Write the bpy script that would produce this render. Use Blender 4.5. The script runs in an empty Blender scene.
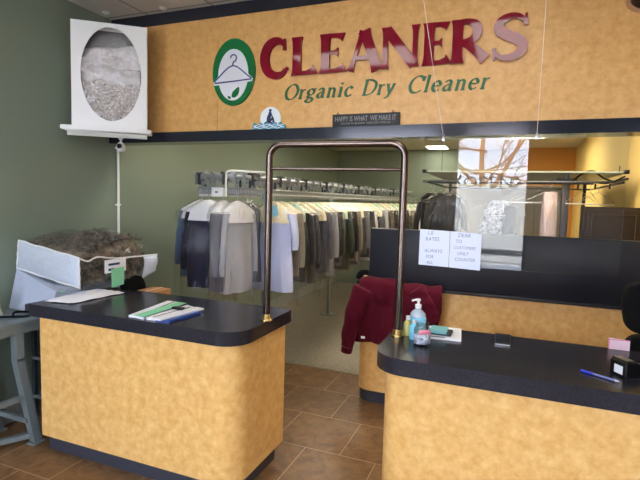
import bpy, bmesh, math, random
from mathutils import Vector, Matrix
random.seed(7)
S = bpy.context.scene
C = S.collection
PI = math.pi

# ------------------------------------------------------------------ materials
MATS = {}
def rgb(r, g, b):
    f = lambda c: (c/12.92 if c <= .04045 else ((c+.055)/1.055)**2.4)
    return (f(r/255), f(g/255), f(b/255), 1)
def mat(name, col, rough=.5, metal=0, spec=.5, bump=None, mottled=None, emit=None, coat=0, sheen=0):
    """mottled=(scale, second colour, detail) ; bump=(scale, strength)"""
    m = bpy.data.materials.new(name); m.use_nodes = True
    N = m.node_tree.nodes; L = m.node_tree.links; b = N['Principled BSDF']
    b.inputs['Base Color'].default_value = col
    b.inputs['Roughness'].default_value = rough
    b.inputs['Metallic'].default_value = metal
    b.inputs['Specular IOR Level'].default_value = spec
    b.inputs['Coat Weight'].default_value = coat
    b.inputs['Coat Roughness'].default_value = .05
    b.inputs['Sheen Weight'].default_value = sheen
    tc = N.new('ShaderNodeTexCoord')
    if mottled:
        sc, c2, det = mottled
        n = N.new('ShaderNodeTexNoise'); n.inputs['Scale'].default_value = sc; n.inputs['Detail'].default_value = det
        n.inputs['Roughness'].default_value = .65
        r = N.new('ShaderNodeValToRGB'); r.color_ramp.elements[0].position = .34; r.color_ramp.elements[1].position = .68
        r.color_ramp.elements[0].color = col; r.color_ramp.elements[1].color = c2
        L.new(tc.outputs['Object'], n.inputs['Vector']); L.new(n.outputs['Fac'], r.inputs['Fac'])
        L.new(r.outputs['Color'], b.inputs['Base Color'])
    if bump:
        n2 = N.new('ShaderNodeTexNoise'); n2.inputs['Scale'].default_value = bump[0]; n2.inputs['Detail'].default_value = 4
        bp = N.new('ShaderNodeBump'); bp.inputs['Strength'].default_value = bump[1]; bp.inputs['Distance'].default_value = .02
        L.new(tc.outputs['Object'], n2.inputs['Vector']); L.new(n2.outputs['Fac'], bp.inputs['Height']); L.new(bp.outputs['Normal'], b.inputs['Normal'])
    if emit:
        b.inputs['Emission Color'].default_value = emit[0]; b.inputs['Emission Strength'].default_value = emit[1]
    MATS[name] = m
    return m
def clear(name, tint=(1,1,1,1), ior=1.49, rough=.01, add=0.0, bump=None, body=None):
    """thin clear sheet: transmission straight through, fresnel reflection"""
    m = bpy.data.materials.new(name); m.use_nodes = True
    N = m.node_tree.nodes; L = m.node_tree.links
    for n in list(N):
        if n.type == 'BSDF_PRINCIPLED': N.remove(n)
    out = [n for n in N if n.type == 'OUTPUT_MATERIAL'][0]
    t = N.new('ShaderNodeBsdfTransparent'); t.inputs['Color'].default_value = tint
    g = N.new('ShaderNodeBsdfGlossy'); g.inputs['Roughness'].default_value = rough
    f = N.new('ShaderNodeLayerWeight'); f.inputs['Blend'].default_value = .5
    f0 = ((ior-1)/(ior+1))**2
    pw = N.new('ShaderNodeMath'); pw.operation = 'POWER'; pw.inputs[1].default_value = 5
    ml = N.new('ShaderNodeMath'); ml.operation = 'MULTIPLY_ADD'; ml.inputs[1].default_value = 1-f0; ml.inputs[2].default_value = f0
    L.new(f.outputs['Facing'], pw.inputs[0]); L.new(pw.outputs[0], ml.inputs[0])
    mx = N.new('ShaderNodeMixShader')
    a = N.new('ShaderNodeMath'); a.operation = 'ADD'; a.inputs[1].default_value = add; a.use_clamp = True
    L.new(ml.outputs[0], a.inputs[0]); L.new(a.outputs[0], mx.inputs['Fac'])
    src = t
    if body:                                         # a little milky body of its own
        d = N.new('ShaderNodeBsdfDiffuse'); d.inputs['Color'].default_value = body[0]
        m2 = N.new('ShaderNodeMixShader'); m2.inputs['Fac'].default_value = body[1]
        L.new(t.outputs[0], m2.inputs[1]); L.new(d.outputs[0], m2.inputs[2]); src = m2
    L.new(src.outputs[0], mx.inputs[1]); L.new(g.outputs[0], mx.inputs[2])
    if bump:
        tc = N.new('ShaderNodeTexCoord'); mp = N.new('ShaderNodeMapping'); mp.inputs['Scale'].default_value = bump[2]
        n2 = N.new('ShaderNodeTexNoise'); n2.inputs['Scale'].default_value = bump[0]; n2.inputs['Detail'].default_value = 3; n2.inputs['Distortion'].default_value = 1.0
        bp = N.new('ShaderNodeBump'); bp.inputs['Strength'].default_value = bump[1]; bp.inputs['Distance'].default_value = .02
        L.new(tc.outputs['Object'], mp.inputs[0]); L.new(mp.outputs[0], n2.inputs['Vector']); L.new(n2.outputs['Fac'], bp.inputs['Height'])
        L.new(bp.outputs[0], g.inputs['Normal']); L.new(bp.outputs[0], f.inputs['Normal'])
    L.new(mx.outputs[0], out.inputs['Surface'])
    MATS[name] = m
    return m
def glow(name, col, s):
    m = bpy.data.materials.new(name); m.use_nodes = True
    N = m.node_tree.nodes; b = N['Principled BSDF']
    b.inputs['Base Color'].default_value = (.8,.8,.8,1)
    b.inputs['Emission Color'].default_value = col; b.inputs['Emission Strength'].default_value = s
    MATS[name] = m
    return m

WOOD   = mat('gold_laminate', rgb(222,168,92), .38, mottled=(22, rgb(243,203,132), 8))
WOODH  = mat('gold_laminate_header', rgb(206,154,86), .4, mottled=(20, rgb(228,182,116), 8))
SLAB   = mat('charcoal_laminate', rgb(31,31,38), .22, spec=.35, mottled=(160, rgb(48,48,58), 3))
BAND   = mat('charcoal_band', rgb(34,38,50), .13)
KICK   = mat('toe_kick', rgb(50,52,64), .45, mottled=(120, rgb(66,68,80), 2))
PANEL  = mat('dark_panel', rgb(28,30,38), .35, spec=.25, mottled=(140, rgb(35,37,46), 2))
GREEN  = mat('green_wall', rgb(122,135,121), .75, bump=(60,.08))
YELLOW = mat('yellow_wall', rgb(236,204,122), .7)
ORANGE = mat('orange_wall', rgb(196,134,48), .65)
CREAM  = mat('cream_wall', rgb(205,200,185), .75)
WHITE  = mat('white_plastic', rgb(232,234,236), .4)
WPAINT = mat('white_paint', rgb(226,230,226), .45)
PAPER  = mat('white_paper', rgb(238,238,244), .7)
PAPERB = mat('bluish_paper', rgb(214,222,240), .7)
BLACK  = mat('black_plastic', rgb(10,10,12), .35, spec=.3)
BLACKF = mat('black_fabric', rgb(8,8,9), .9, spec=.15)
GREY   = mat('grey_steel', rgb(122,134,138), .45, metal=.15)
GREYB  = mat('conveyor_steel', rgb(142,148,152), .35, metal=.35)
DGREY  = mat('dark_steel', rgb(70,74,80), .4, metal=.5)
BRONZE = mat('bronze_tube', rgb(104,92,86), .2, metal=1.0)
BRASS  = mat('brass_flange', rgb(196,168,110), .25, metal=1.0)
CHROME = mat('wire', rgb(190,192,196), .3, metal=.9)
RED    = mat('maroon_acrylic', rgb(128,14,38), .06)
GREENL = mat('green_vinyl', rgb(12,92,48), .4)
GREENO = mat('logo_green', rgb(20,112,60), .25)
LOGOW  = mat('logo_white', rgb(226,230,240), .3)
NAVYL  = mat('logo_navy', rgb(38,44,128), .35)
SIGNB  = mat('sign_black', rgb(38,40,46), .6)
CHALK  = mat('chalk_letters', rgb(150,150,152), .8)
INK    = mat('marker_ink', rgb(120,122,165), .7)
TEAL   = mat('teal_sea', rgb(60,150,180), .5)
NAVY   = mat('navy_cutout', rgb(24,44,92), .5)
MOON   = mat('pale_disc', rgb(232,240,246), .5)
MAROON = mat('maroon_fleece', rgb(84,8,30), .9, sheen=.05, spec=.2, bump=(30,.25))
FUR    = mat('brown_fur', rgb(52,47,42), .8, mottled=(22, rgb(158,149,136), 4), sheen=.1)
FURB   = mat('fur_base', rgb(60,53,46), .9, mottled=(22, rgb(140,128,112), 5))
BLUEBG = mat('pale_blue_cloth', rgb(176,186,206), .7, bump=(14,.3))
TICKETG= mat('green_ticket', rgb(140,215,170), .7)
TICKETB= mat('blue_ticket', rgb(150,215,235), .7)
PINK   = mat('pink_tape', rgb(235,140,165), .5)
PINKC  = mat('pink_card', rgb(238,206,214), .6)
BLUE   = mat('blue_plastic', rgb(36,56,190), .3)
BLUEC  = mat('blue_cover', rgb(30,70,150), .4)
RULE   = mat('brown_rule', rgb(120,70,80), .7)
TEALW  = mat('teal_cover', rgb(130,205,215), .5)
LABELB = mat('label_blue', rgb(120,200,230), .5)
GELB   = mat('gel_bottle', rgb(176,190,204), .15, coat=.6)
YELB   = mat('yellowish_bottle', rgb(190,186,110), .3)
CARD   = mat('cardboard', rgb(176,130,84), .8)
BROWN  = mat('dark_brown_wood', rgb(32,24,20), .45, spec=.3)
BEIGE  = mat('beige_plaster', rgb(214,204,190), .6)
SHADE  = mat('shade_brown', rgb(74,48,34), .5)
PALER  = mat('pale_rim', rgb(216,170,140), .5)
FROST  = clear('frosted_shelf', (.62,.70,.64,1), 1.45, .15, .03, body=(rgb(150,165,150), .55))
SHELFM = mat('grey_green_shelf', rgb(150,162,146), .3)
ACRYL  = clear('clear_acrylic', (.97,.98,.98,1), 1.49, .004, .01)
GLASS  = clear('window_glass', (.96,.98,.97,1), 1.5, .0)
JARG   = clear('jar_glass', (.93,.96,.96,1), 1.5, .02, .05)
FILM   = clear('plastic_film', (.985,.985,.99,1), 1.45, .05, .0, bump=(10,1.0,(3,3,.4)))
BAGV   = clear('vinyl_bag', (.98,.98,.985,1), 1.38, .08, .0, bump=(8,.6,(1,1,1)))
BAGW   = mat('bag_end_white', rgb(196,206,220), .55, bump=(40,.5))
LINE   = mat('nylon_line', rgb(225,215,200), .3)
SATIN  = mat('ivory_satin', rgb(196,190,190), .35, mottled=(7, rgb(228,226,230), 4), bump=(14,1.0), sheen=.3)
LACE   = mat('lace_beads', rgb(150,140,136), .5, mottled=(60, rgb(236,230,226), 5), bump=(70,1.0))
LAMP   = glow('lamp_panel', (1,.97,.92,1), 3.2)
LAMPB  = glow('lamp_panel_back', (1,.90,.72,1), 11.0)
BARK   = mat('tree_bark', rgb(178,120,74), .9, bump=(20,.6))
ASPHALT= mat('pavement', rgb(170,170,168), .9, mottled=(3, rgb(186,186,184), 5))
HEDGE  = mat('far_building', rgb(196,192,190), .9)
SCREEN = mat('screen', rgb(40,44,50), .12, spec=.3)
THREAD = mat('dark_cloth_pattern', rgb(30,34,50), .8, mottled=(40, rgb(170,178,196), 4))

def tile_floor():
    m = bpy.data.materials.new('brown_tiles'); m.use_nodes = True
    N = m.node_tree.nodes; L = m.node_tree.links; b = N['Principled BSDF']
    tc = N.new('ShaderNodeTexCoord'); mp = N.new('ShaderNodeMapping')
    mp.inputs['Location'].default_value = (1.3855+.2325, -2.755-.0025, 0)
    br = N.new('ShaderNodeTexBrick')
    br.offset = .5; br.inputs['Scale'].default_value = 1
    br.inputs['Brick Width'].default_value = .465; br.inputs['Row Height'].default_value = .4625
    br.inputs['Mortar Size'].default_value = .003; br.inputs['Mortar Smooth'].default_value = .1; br.inputs['Bias'].default_value = -.2
    br.inputs['Color1'].default_value = (.8,.8,.8,1); br.inputs['Color2'].default_value = (1,1,1,1)
    br.inputs['Mortar'].default_value = rgb(180,152,122)
    n = N.new('ShaderNodeTexNoise'); n.inputs['Scale'].default_value = 11; n.inputs['Detail'].default_value = 8; n.inputs['Roughness'].default_value = .7
    n.inputs['Distortion'].default_value = .6
    r = N.new('ShaderNodeValToRGB'); e = r.color_ramp.elements
    e[0].position = .3; e[0].color = rgb(100,70,44); e[1].position = .72; e[1].color = rgb(160,122,80)
    mm = N.new('ShaderNodeMix'); mm.data_type = 'RGBA'; mm.blend_type = 'MULTIPLY'; mm.inputs[0].default_value = 1
    mg = N.new('ShaderNodeMix'); mg.data_type = 'RGBA'
    L.new(tc.outputs['Object'], mp.inputs[0]); L.new(mp.outputs[0], br.inputs['Vector'])
    L.new(tc.outputs['Object'], n.inputs['Vector']); L.new(n.outputs['Fac'], r.inputs['Fac'])
    L.new(r.outputs['Color'], mm.inputs[6]); L.new(br.outputs['Color'], mm.inputs[7])
    L.new(br.outputs['Fac'], mg.inputs[0]); L.new(mm.outputs[2], mg.inputs[6]); mg.inputs[7].default_value = rgb(180,152,122)
    L.new(mg.outputs[2], b.inputs['Base Color'])
    b.inputs['Roughness'].default_value = .38
    bp = N.new('ShaderNodeBump'); bp.inputs['Strength'].default_value = .25; bp.inputs['Distance'].default_value = .01
    L.new(n.outputs['Fac'], bp.inputs['Height']); L.new(bp.outputs[0], b.inputs['Normal'])
    return m
def ceiling_mat():
    m = bpy.data.materials.new('ceiling_tiles'); m.use_nodes = True
    N = m.node_tree.nodes; L = m.node_tree.links; b = N['Principled BSDF']
    tc = N.new('ShaderNodeTexCoord'); mp = N.new('ShaderNodeMapping'); mp.inputs['Location'].default_value = (2.77, -3.1, 0)
    br = N.new('ShaderNodeTexBrick'); br.offset = 0; br.inputs['Scale'].default_value = 1
    br.inputs['Brick Width'].default_value = .61; br.inputs['Row Height'].default_value = .61; br.inputs['Mortar Size'].default_value = .008
    br.inputs['Color1'].default_value = rgb(206,206,204); br.inputs['Color2'].default_value = rgb(200,200,198); br.inputs['Mortar'].default_value = rgb(130,130,132)
    L.new(tc.outputs['Object'], mp.inputs[0]); L.new(mp.outputs[0], br.inputs['Vector']); L.new(br.outputs['Color'], b.inputs['Base Color'])
    b.inputs['Roughness'].default_value = .9
    return m
TILE = tile_floor(); CEIL = ceiling_mat()
CARPET = mat('beige_carpet', rgb(120,112,98), .95, mottled=(90, rgb(168,160,144), 4), bump=(200,.4))
CLOTHS = {k: mat('cloth_'+k, rgb(*v), .85, bump=(9,.35), sheen=.15) for k, v in dict(
    navy=(16,22,50), grey=(98,100,110), lightgrey=(166,170,180), paleblue=(190,198,228), charcoal=(48,48,54), black=(26,26,30),
    slate=(74,82,98), forest=(30,58,48), khaki=(134,126,110), white=(214,216,220), denim=(84,110,140), taupe=(104,94,88), blush=(206,188,188)).items()}
COVERW = mat('cover_white', rgb(226,228,232), .7, bump=(12,.4))
COVERP = mat('cover_print', rgb(226,226,218), .7, mottled=(11, rgb(226,204,120), 1))
COVERG = mat('cover_print_green', rgb(226,230,220), .7, mottled=(11, rgb(150,200,140), 1))

# ------------------------------------------------------------------ helpers
def tag(o, label=None, cat=None, group=None, kind=None):
    if label: o['label'] = label
    if cat: o['category'] = cat
    if group: o['group'] = group
    if kind: o['kind'] = kind
    return o
def thing(name, label, cat, loc, rz=0, group=None):
    o = bpy.data.objects.new(name, None); C.objects.link(o); o.empty_display_size = .05
    o.location = loc; o.rotation_euler = (0, 0, rz)
    return tag(o, label, cat, group)
class MB:
    def __init__(s): s.bm = bmesh.new()
    def box(s, x0, x1, y0, y1, z0, z1, bev=0, seg=2):
        r = bmesh.ops.create_cube(s.bm, size=1, matrix=Matrix.Translation(((x0+x1)/2, (y0+y1)/2, (z0+z1)/2)) @ Matrix.Diagonal((abs(x1-x0), abs(y1-y0), abs(z1-z0), 1)))
        if bev:
            es = {e for v in r['verts'] for e in v.link_edges}
            bmesh.ops.bevel(s.bm, geom=list(es), offset=bev, segments=seg, profile=.5, affect='EDGES')
        return s
    def bar(s, a, b, w, h, up=(0,0,1), bev=0):
        """square bar from a to b"""
        a, b = Vector(a), Vector(b); d = b-a; L = d.length; z = d.normalized(); u = Vector(up)
        if abs(z.dot(u)) > .99: u = Vector((0,1,0))
        x = u.cross(z).normalized(); y = z.cross(x)
        M = Matrix((x, y, z)).transposed().to_4x4(); M.translation = (a+b)/2
        r = bmesh.ops.create_cube(s.bm, size=1, matrix=M @ Matrix.Diagonal((w, h, L, 1)))
        if bev:
            bmesh.ops.bevel(s.bm, geom=list({e for v in r['verts'] for e in v.link_edges}), offset=bev, segments=2, affect='EDGES')
        return s
    def tube(s, pts, r, seg=10, closed=False, caps=True):
        pts = [Vector(p) for p in pts]; n = len(pts); rs = r if isinstance(r, (list, tuple)) else [r]*n
        prev = None; rings = []
        for i, p in enumerate(pts):
            if closed: t = pts[(i+1) % n]-pts[i-1]
            else: t = pts[min(i+1, n-1)]-pts[max(i-1, 0)]
            t.normalize()
            if prev is None:
                a = Vector((0,0,1)) if abs(t.z) < .9 else Vector((1,0,0)); x = a.cross(t).normalized()
            else: x = (prev - t*prev.dot(t)).normalized()
            prev = x; y = t.cross(x)
            rings.append([s.bm.verts.new(p + rs[i]*(x*math.cos(2*PI*k/seg)+y*math.sin(2*PI*k/seg))) for k in range(seg)])
        m = n if closed else n-1
        for i in range(m):
            A, B = rings[i], rings[(i+1) % n]
            for k in range(seg): s.bm.faces.new((A[k], A[(k+1) % seg], B[(k+1) % seg], B[k]))
        if caps and not closed:
            s.bm.faces.new(rings[0][::-1]); s.bm.faces.new(rings[-1])
        return s
    def lathe(s, prof, c=(0,0,0), seg=24, sx=1, sy=1):
        """prof: list of (r, z)"""
        c = Vector(c); rings = []
        for r, z in prof:
            if r < 1e-6: rings.append([s.bm.verts.new(c+Vector((0,0,z)))])
            else: rings.append([s.bm.verts.new(c+Vector((r*sx*math.cos(2*PI*k/seg), r*sy*math.sin(2*PI*k/seg), z))) for k in range(seg)])
        for A, B in zip(rings, rings[1:]):
            for k in range(seg):
                k2 = (k+1) % seg
                if len(A) == 1 and len(B) == 1: break
                if len(A) == 1: s.bm.faces.new((A[0], B[k2], B[k]))
                elif len(B) == 1: s.bm.faces.new((A[k], A[k2], B[0]))
                else: s.bm.faces.new((A[k], A[k2], B[k2], B[k]))
        return s
    def prism(s, poly, f0, f1, bev=0, seg=3):
        """poly: 2-D points; f0/f1 map (a,b) to the two end faces"""
        A = [s.bm.verts.new(f0(*p)) for p in poly]; B = [s.bm.verts.new(f1(*p)) for p in poly]; n = len(poly)
        a = s.bm.faces.new(A[::-1]); b = s.bm.faces.new(B)
        for k in range(n): s.bm.faces.new((A[k], A[(k+1) % n], B[(k+1) % n], B[k]))
        if bev:
            es = list(a.edges)+list(b.edges)
            bmesh.ops.bevel(s.bm, geom=es, offset=bev, segments=seg, affect='EDGES')
        return s
    def slab(s, poly, z0, z1, bev=0, seg=3):
        return s.prism(poly, lambda a, b: (a, b, z0), lambda a, b: (a, b, z1), bev, seg)
    def ribbon(s, pts, wid, y0, y1, M=None, nib=None):
        """strip along 2-D pts (x,z) of width wid, solid between depths y0..y1"""
        n = len(pts); P = [Vector((p[0], p[1])) for p in pts]; M = M or (lambda x, z: (x, z))
        Lf, Rt = [], []
        for i in range(n):
            t = (P[min(i+1, n-1)]-P[max(i-1, 0)]).normalized(); nn = Vector((-t.y, t.x))
            w = wid[i] if isinstance(wid, (list, tuple)) else wid
            if nib: w = nib[1]+(nib[0]-nib[1])*abs(math.sin(math.atan2(t.y, t.x)-nib[2]))
            Lf.append(P[i]+nn*w/2); Rt.append(P[i]-nn*w/2)
        def row(y): return [[s.bm.verts.new((M(q.x, q.y)[0], y, M(q.x, q.y)[1])) for q in X] for X in (Lf, Rt)]
        (a, b), (c, d) = row(y0), row(y1)
        f = s.bm.faces.new
        for i in range(n-1):
            f((a[i], a[i+1], b[i+1], b[i])); f((c[i], d[i], d[i+1], c[i+1]))
            f((a[i], c[i], c[i+1], a[i+1])); f((b[i], b[i+1], d[i+1], d[i]))
        f((a[0], b[0], d[0], c[0])); f((a[-1], c[-1], d[-1], b[-1]))
        return s
    def grid(s, fn, nu, nv, closed_u=False):
        V = [[s.bm.verts.new(fn(i/(nu if closed_u else nu-1), j/(nv-1))) for i in range(nu)] for j in range(nv)]
        for j in range(nv-1):
            for i in range(nu if closed_u else nu-1):
                i2 = (i+1) % nu
                s.bm.faces.new((V[j][i], V[j][i2], V[j+1][i2], V[j+1][i]))
        return V
    def cap(s, ring, flip=False): s.bm.faces.new(ring[::-1] if flip else ring); return s
    def done(s, name, m, parent=None, origin=None, smooth=True, local=False, angle=.7, subsurf=0, solid=0):
        bmesh.ops.recalc_face_normals(s.bm, faces=s.bm.faces)
        me = bpy.data.meshes.new(name)
        o0 = Vector(parent.location) if (parent is not None and not local) else (Vector(origin) if origin else Vector((0,0,0)))
        if parent is not None and not local and parent.parent is not None: o0 = o0 + Vector(parent.parent.location)
        if o0.length: bmesh.ops.translate(s.bm, verts=s.bm.verts, vec=-o0)
        s.bm.to_mesh(me); s.bm.free()
        me.materials.append(m)
        if smooth:
            me.polygons.foreach_set('use_smooth', [True]*len(me.polygons))
            me.set_sharp_from_angle(angle=angle)
        o = bpy.data.objects.new(name, me); C.objects.link(o)
        if parent is not None: o.parent = parent
        elif origin: o.location = origin
        if solid:
            md = o.modifiers.new('solid', 'SOLIDIFY'); md.thickness = solid; md.offset = 0
        if subsurf:
            md = o.modifiers.new('sub', 'SUBSURF'); md.levels = subsurf; md.render_levels = subsurf
        return o
def rrect(x0, x1, y0, y1, r):
    """rounded rectangle; r = radii at (x0y0, x1y0, x1y1, x0y1)"""
    out = []
    for (cx, cy, a0), rr in zip(((x0,y0,PI), (x1,y0,1.5*PI), (x1,y1,0), (x0,y1,.5*PI)), r):
        sx = 1 if cx == x0 else -1; sy = 1 if cy == y0 else -1
        n = 1 if rr < .001 else 10
        if n == 1: out.append((cx, cy)); continue
        for k in range(n+1):
            a = a0+k/n*PI/2; out.append((cx+sx*rr+rr*math.cos(a), cy+sy*rr+rr*math.sin(a)))
    return out
def text_mesh(txt, size, extrude, matx, name, M, parent=None, origin=None, align='CENTER', local=False, shear=0, spacing=1, xs=1):
    cu = bpy.data.curves.new('tmp', 'FONT'); cu.body = txt; cu.size = size; cu.extrude = extrude; cu.align_x = align; cu.shear = shear; cu.space_character = spacing
    cu.resolution_u = 3
    ob = bpy.data.objects.new('tmp', cu); C.objects.link(ob)
    me = bpy.data.meshes.new_from_object(ob.evaluated_get(bpy.context.evaluated_depsgraph_get()))
    bpy.data.objects.remove(ob); bpy.data.curves.remove(cu)
    me.name = name; me.transform(Matrix.Diagonal((xs,1,1,1))); me.transform(M)
    o0 = Vector(origin) if origin else (Vector(parent.location) if (parent and not local) else Vector((0,0,0)))
    me.transform(Matrix.Translation(-o0)); me.materials.clear(); me.materials.append(matx)
    o = bpy.data.objects.new(name, me); C.objects.link(o)
    if parent: o.parent = parent
    elif origin: o.location = origin
    return o
def facing(x, y, z, rz=0):            # text lying in XZ plane, read from -Y
    return Matrix.Translation((x, y, z)) @ Matrix.Rotation(rz, 4, 'Z') @ Matrix.Rotation(PI/2, 4, 'X')
def bez(p, n=8):
    """catmull-rom through 2-D/3-D points"""
    P = [Vector(q) for q in p]; out = []
    for i in range(len(P)-1):
        a, b, c, d = P[max(i-1,0)], P[i], P[i+1], P[min(i+2,len(P)-1)]
        for k in range(n):
            t = k/n
            out.append(.5*((2*b)+(c-a)*t+(2*a-5*b+4*c-d)*t*t+(3*b-a-3*c+d)*t**3))
    out.append(P[-1]); return out
def struct(o): o['kind'] = 'structure'; return o

# ------------------------------------------------------------------ room shell
XL, XR, XRB = -3.15, 2.6, .9          # left wall, right wall (front), right wall (back room)
YF, YH, YB = -2.2, 3.15, 8.8          # shopfront, header face, back wall
ZC, ZB = 3.02, 2.54                    # ceilings
struct(MB().box(XL-.1, XR+.1, YF-.15, 4.145, -.06, 0).done('floor', TILE, smooth=False))
struct(MB().box(XL-.1, XRB+.1, 4.145, YB+.1, -.06, 0.004).done('floor_back', CARPET, smooth=False))
struct(MB().box(XL-.12, XL, YF-.15, YB+.1, 0, 3.2).done('wall_left', GREEN, smooth=False))
struct(MB().box(XL, .18, YB, YB+.12, 0, 3.2).done('wall_back', GREEN, smooth=False))
struct(MB().box(.18, XRB, YB-.1, YB+.12, 0, 3.2).done('wall_back_accent', ORANGE, smooth=False))
struct(MB().box(XRB, XRB+.12, 3.3, YB+.1, 0, 3.2).done('wall_right_back', YELLOW, smooth=False))
struct(MB().box(XRB, XR, 3.45, 3.57, 0, 3.2).done('wall_right_return', YELLOW, smooth=False))
struct(MB().box(XR, XR+.12, YF-.15, 3.57, 0, 3.2).done('wall_right', CREAM, smooth=False))
struct(MB().box(XL, XR, YF-.15, YH+.15, ZC, ZC+.2).box(XRB+.05, XR+.1, YH+.15, 3.6, ZC, ZC+.2).done('ceiling', CEIL, smooth=False))
struct(MB().box(XL, XRB+.1, YH+.15, YB+.1, ZB, ZB+.66).done('ceiling_back', CREAM, smooth=False))
struct(MB().box(-.78, .60, 6.15, 6.25, .004, 1.835, .004).done('wall_reflection_board', CREAM, smooth=False))  # added board; its pale colour stands in for the street's reflection
# header over the opening
seam = MB()
for a, b in ((XL, -2.1135), (-2.1105, -.0195), (-.0165, XR)): seam.box(a, b, YH, YH+.01, 2.095, 2.93)
seam.box(XL, XR, YH+.01, YH+.15, 2.095, 2.93)
struct(seam.done('wall_header', WOODH, smooth=False))
struct(MB().box(XL, -.019, YH-.034, YH+.15, 2.017, 2.095).box(-.017, XR, YH-.034, YH+.15, 2.017, 2.095).box(-.02, -.016, YH-.03, YH+.15, 2.02, 2.09).done('trim_1', BAND, smooth=False))
struct(MB().box(XL, XR, YH-.004, YH+.15, 2.93, ZC).done('trim_2', BAND, smooth=False))
struct(MB().box(XL, XL+.014, YF, YB, 0, .14, .004).done('baseboard_left', mat('baseboard', rgb(150,156,150), .5), smooth=False))
# shopfront wall with its windows and door
wins = [(-3.05, -1.22, .45, 2.9), (-.78, .2, .45, 2.9)]
door = (1.4, 2.4, 0, 2.6)
wf = MB(); cuts = [(*w,) for w in wins]+[door]; x = XL
for a, b, c, d in cuts:
    wf.box(x, a, YF-.15, YF, 0, 3.02); 
    if c > 0: wf.box(a, b, YF-.15, YF, 0, c)
    wf.box(a, b, YF-.15, YF, d, 3.02); x = b
wf.box(x, XR, YF-.15, YF, 0, 3.02)
struct(wf.done('wall_front', mat('shopfront_wall', rgb(118,110,98), .8), smooth=False))
for i, (a, b, c, d) in enumerate(wins):
    w = struct(thing('window_%d' % (i+1), None, None, ((a+b)/2, YF-.075, c)))
    f = MB()
    for q in ((a, a+.04, c, d), (b-.04, b, c, d), (a+.04, b-.04, c, c+.04), (a+.04, b-.04, d-.04, d)): f.box(q[0], q[1], YF-.11, YF-.04, q[2], q[3])
    f.done('window_frame', DGREY, w, smooth=False)
    MB().box(a+.04, b-.04, YF-.078, YF-.072, c+.04, d-.04).done('window_pane', GLASS, w, smooth=False)
a, b, c, d = door
w = struct(thing('door_1', None, None, ((a+b)/2, YF-.075, 0)))
f = MB()
for q in ((a, a+.09, c, d), (b-.09, b, c, d), (a+.09, b-.09, c, c+.22), (a+.09, b-.09, d-.1, d), (a+.09, b-.09, .95, 1.03)): f.box(q[0], q[1], YF-.1, YF-.05, q[2], q[3])
f.done('door_frame', DGREY, w, smooth=False)
MB().box(a+.09, b-.09, YF-.078, YF-.072, c+.22, d-.1).done('door_pane', GLASS, w, smooth=False)
# OPEN decal: faces the street, so it reads from outside
t = thing('open_sign', 'OPEN lettering on the shop window, read from the street', 'sign', (-.3, YF-.085, 1.9))
text_mesh('OPEN', .215, .004, mat('decal_dark', rgb(44,60,52), .5), 'lettering', facing(-.33, YF-.085, 1.83), t, spacing=1.1, xs=1.1)
for s_ in (1, -1): MB().ribbon([(-.33+s_*.355, 1.99), (-.33+s_*.41, 1.92), (-.33+s_*.355, 1.85)], .025, YF-.089, YF-.081).done('arrow_mark', MATS['decal_dark'], t, smooth=False)
# street outside the shopfront
struct(MB().box(-16, 16, -34, YF-.15, -.12, -.04).done('street', ASPHALT, smooth=False))
def tree(x, y, seed, h=6.5):
    R = random.Random(seed); t = thing('bare_tree', 'bare orange-brown tree standing outside the shop window' if seed == 3 else 'second bare tree further along the street', 'tree', (x, y, -.04))
    tk = MB(); br = MB()
    p0 = Vector((x, y, -.04)); p1 = Vector((x+.12, y, 1.6)); p2 = Vector((x+.05, y+.1, 3.2)); p3 = Vector((x+.25, y, h))
    tk.tube(bez([p0, p1, p2, p3], 5), [.13-.105*(i/15) for i in range(16)], 9)
    tk.tube(bez([p1, p1+Vector((.35,.1,.6)), p1+Vector((.8,.2,1.5)), p1+Vector((1.3,.1,3))], 5), [.08-.06*(i/15) for i in range(16)], 8)
    tk.tube(bez([p1+Vector((0,0,.3)), p1+Vector((-.45,.1,.8)), p1+Vector((-1.1,.2,1.5)), p1+Vector((-1.6,.1,2.8))], 5), [.06-.05*(i/15) for i in range(16)], 8)
    tk.done('trunk', BARK, t)
    def grow(p, d, L, r, n):
        q = p
        pts = [q]
        for k in range(5):
            d = (d+Vector((R.uniform(-.4,.4), R.uniform(-.2,.2), R.uniform(-.25,.3)))).normalized(); q = q+d*L/5; pts.append(q)
        br.tube(pts, [r*(1-.5*k/5) for k in range(6)], 5, caps=False)
        if n:
            for k in range(3): grow(pts[R.choice((1,2,3,4,5))], (d+Vector((R.uniform(-1.3,1.3), R.uniform(-.6,.6), R.uniform(-.6,.8)))).normalized(), L*.62, r*.55, n-1)
    for k in range(20):
        zz = R.uniform(1.7, h-1.5); grow(Vector((x+R.uniform(-.5,.8)*(zz-1.5)/3, y, zz)), Vector((R.choice((-1,1))*R.uniform(.6,1), R.uniform(-.3,.3), R.uniform(-.1,.8))).normalized(), R.uniform(1.0,1.8), .034, 2)
    br.done('branch', BARK, t)
tree(-.9, -9.4, 3)
t = thing('added_van', 'added pale van outside the shop window, screening the tree trunk in the reflection', 'van', (-.6, -6.9, -.04))  # made-up van: hides the lower trunk and gives the sheet a pale reflection
VB = mat('van_paint', rgb(186,190,196), .4)
MB().prism([(-3.4,.35),(2.0,.35),(2.1,.9),(1.75,1.1),(1.15,1.85),(.9,1.98),(-3.3,2.0),(-3.42,1.9)], lambda a, b: (a, -7.8, b), lambda a, b: (a, -6.0, b), .05).done('van_body', VB, t)
MB().prism([(.35,1.1),(1.5,1.1),(1.0,1.75),(.35,1.75)], lambda a, b: (a, -6.0, b), lambda a, b: (a, -5.99, b)).done('cab_window', SCREEN, t, smooth=False)
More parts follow.
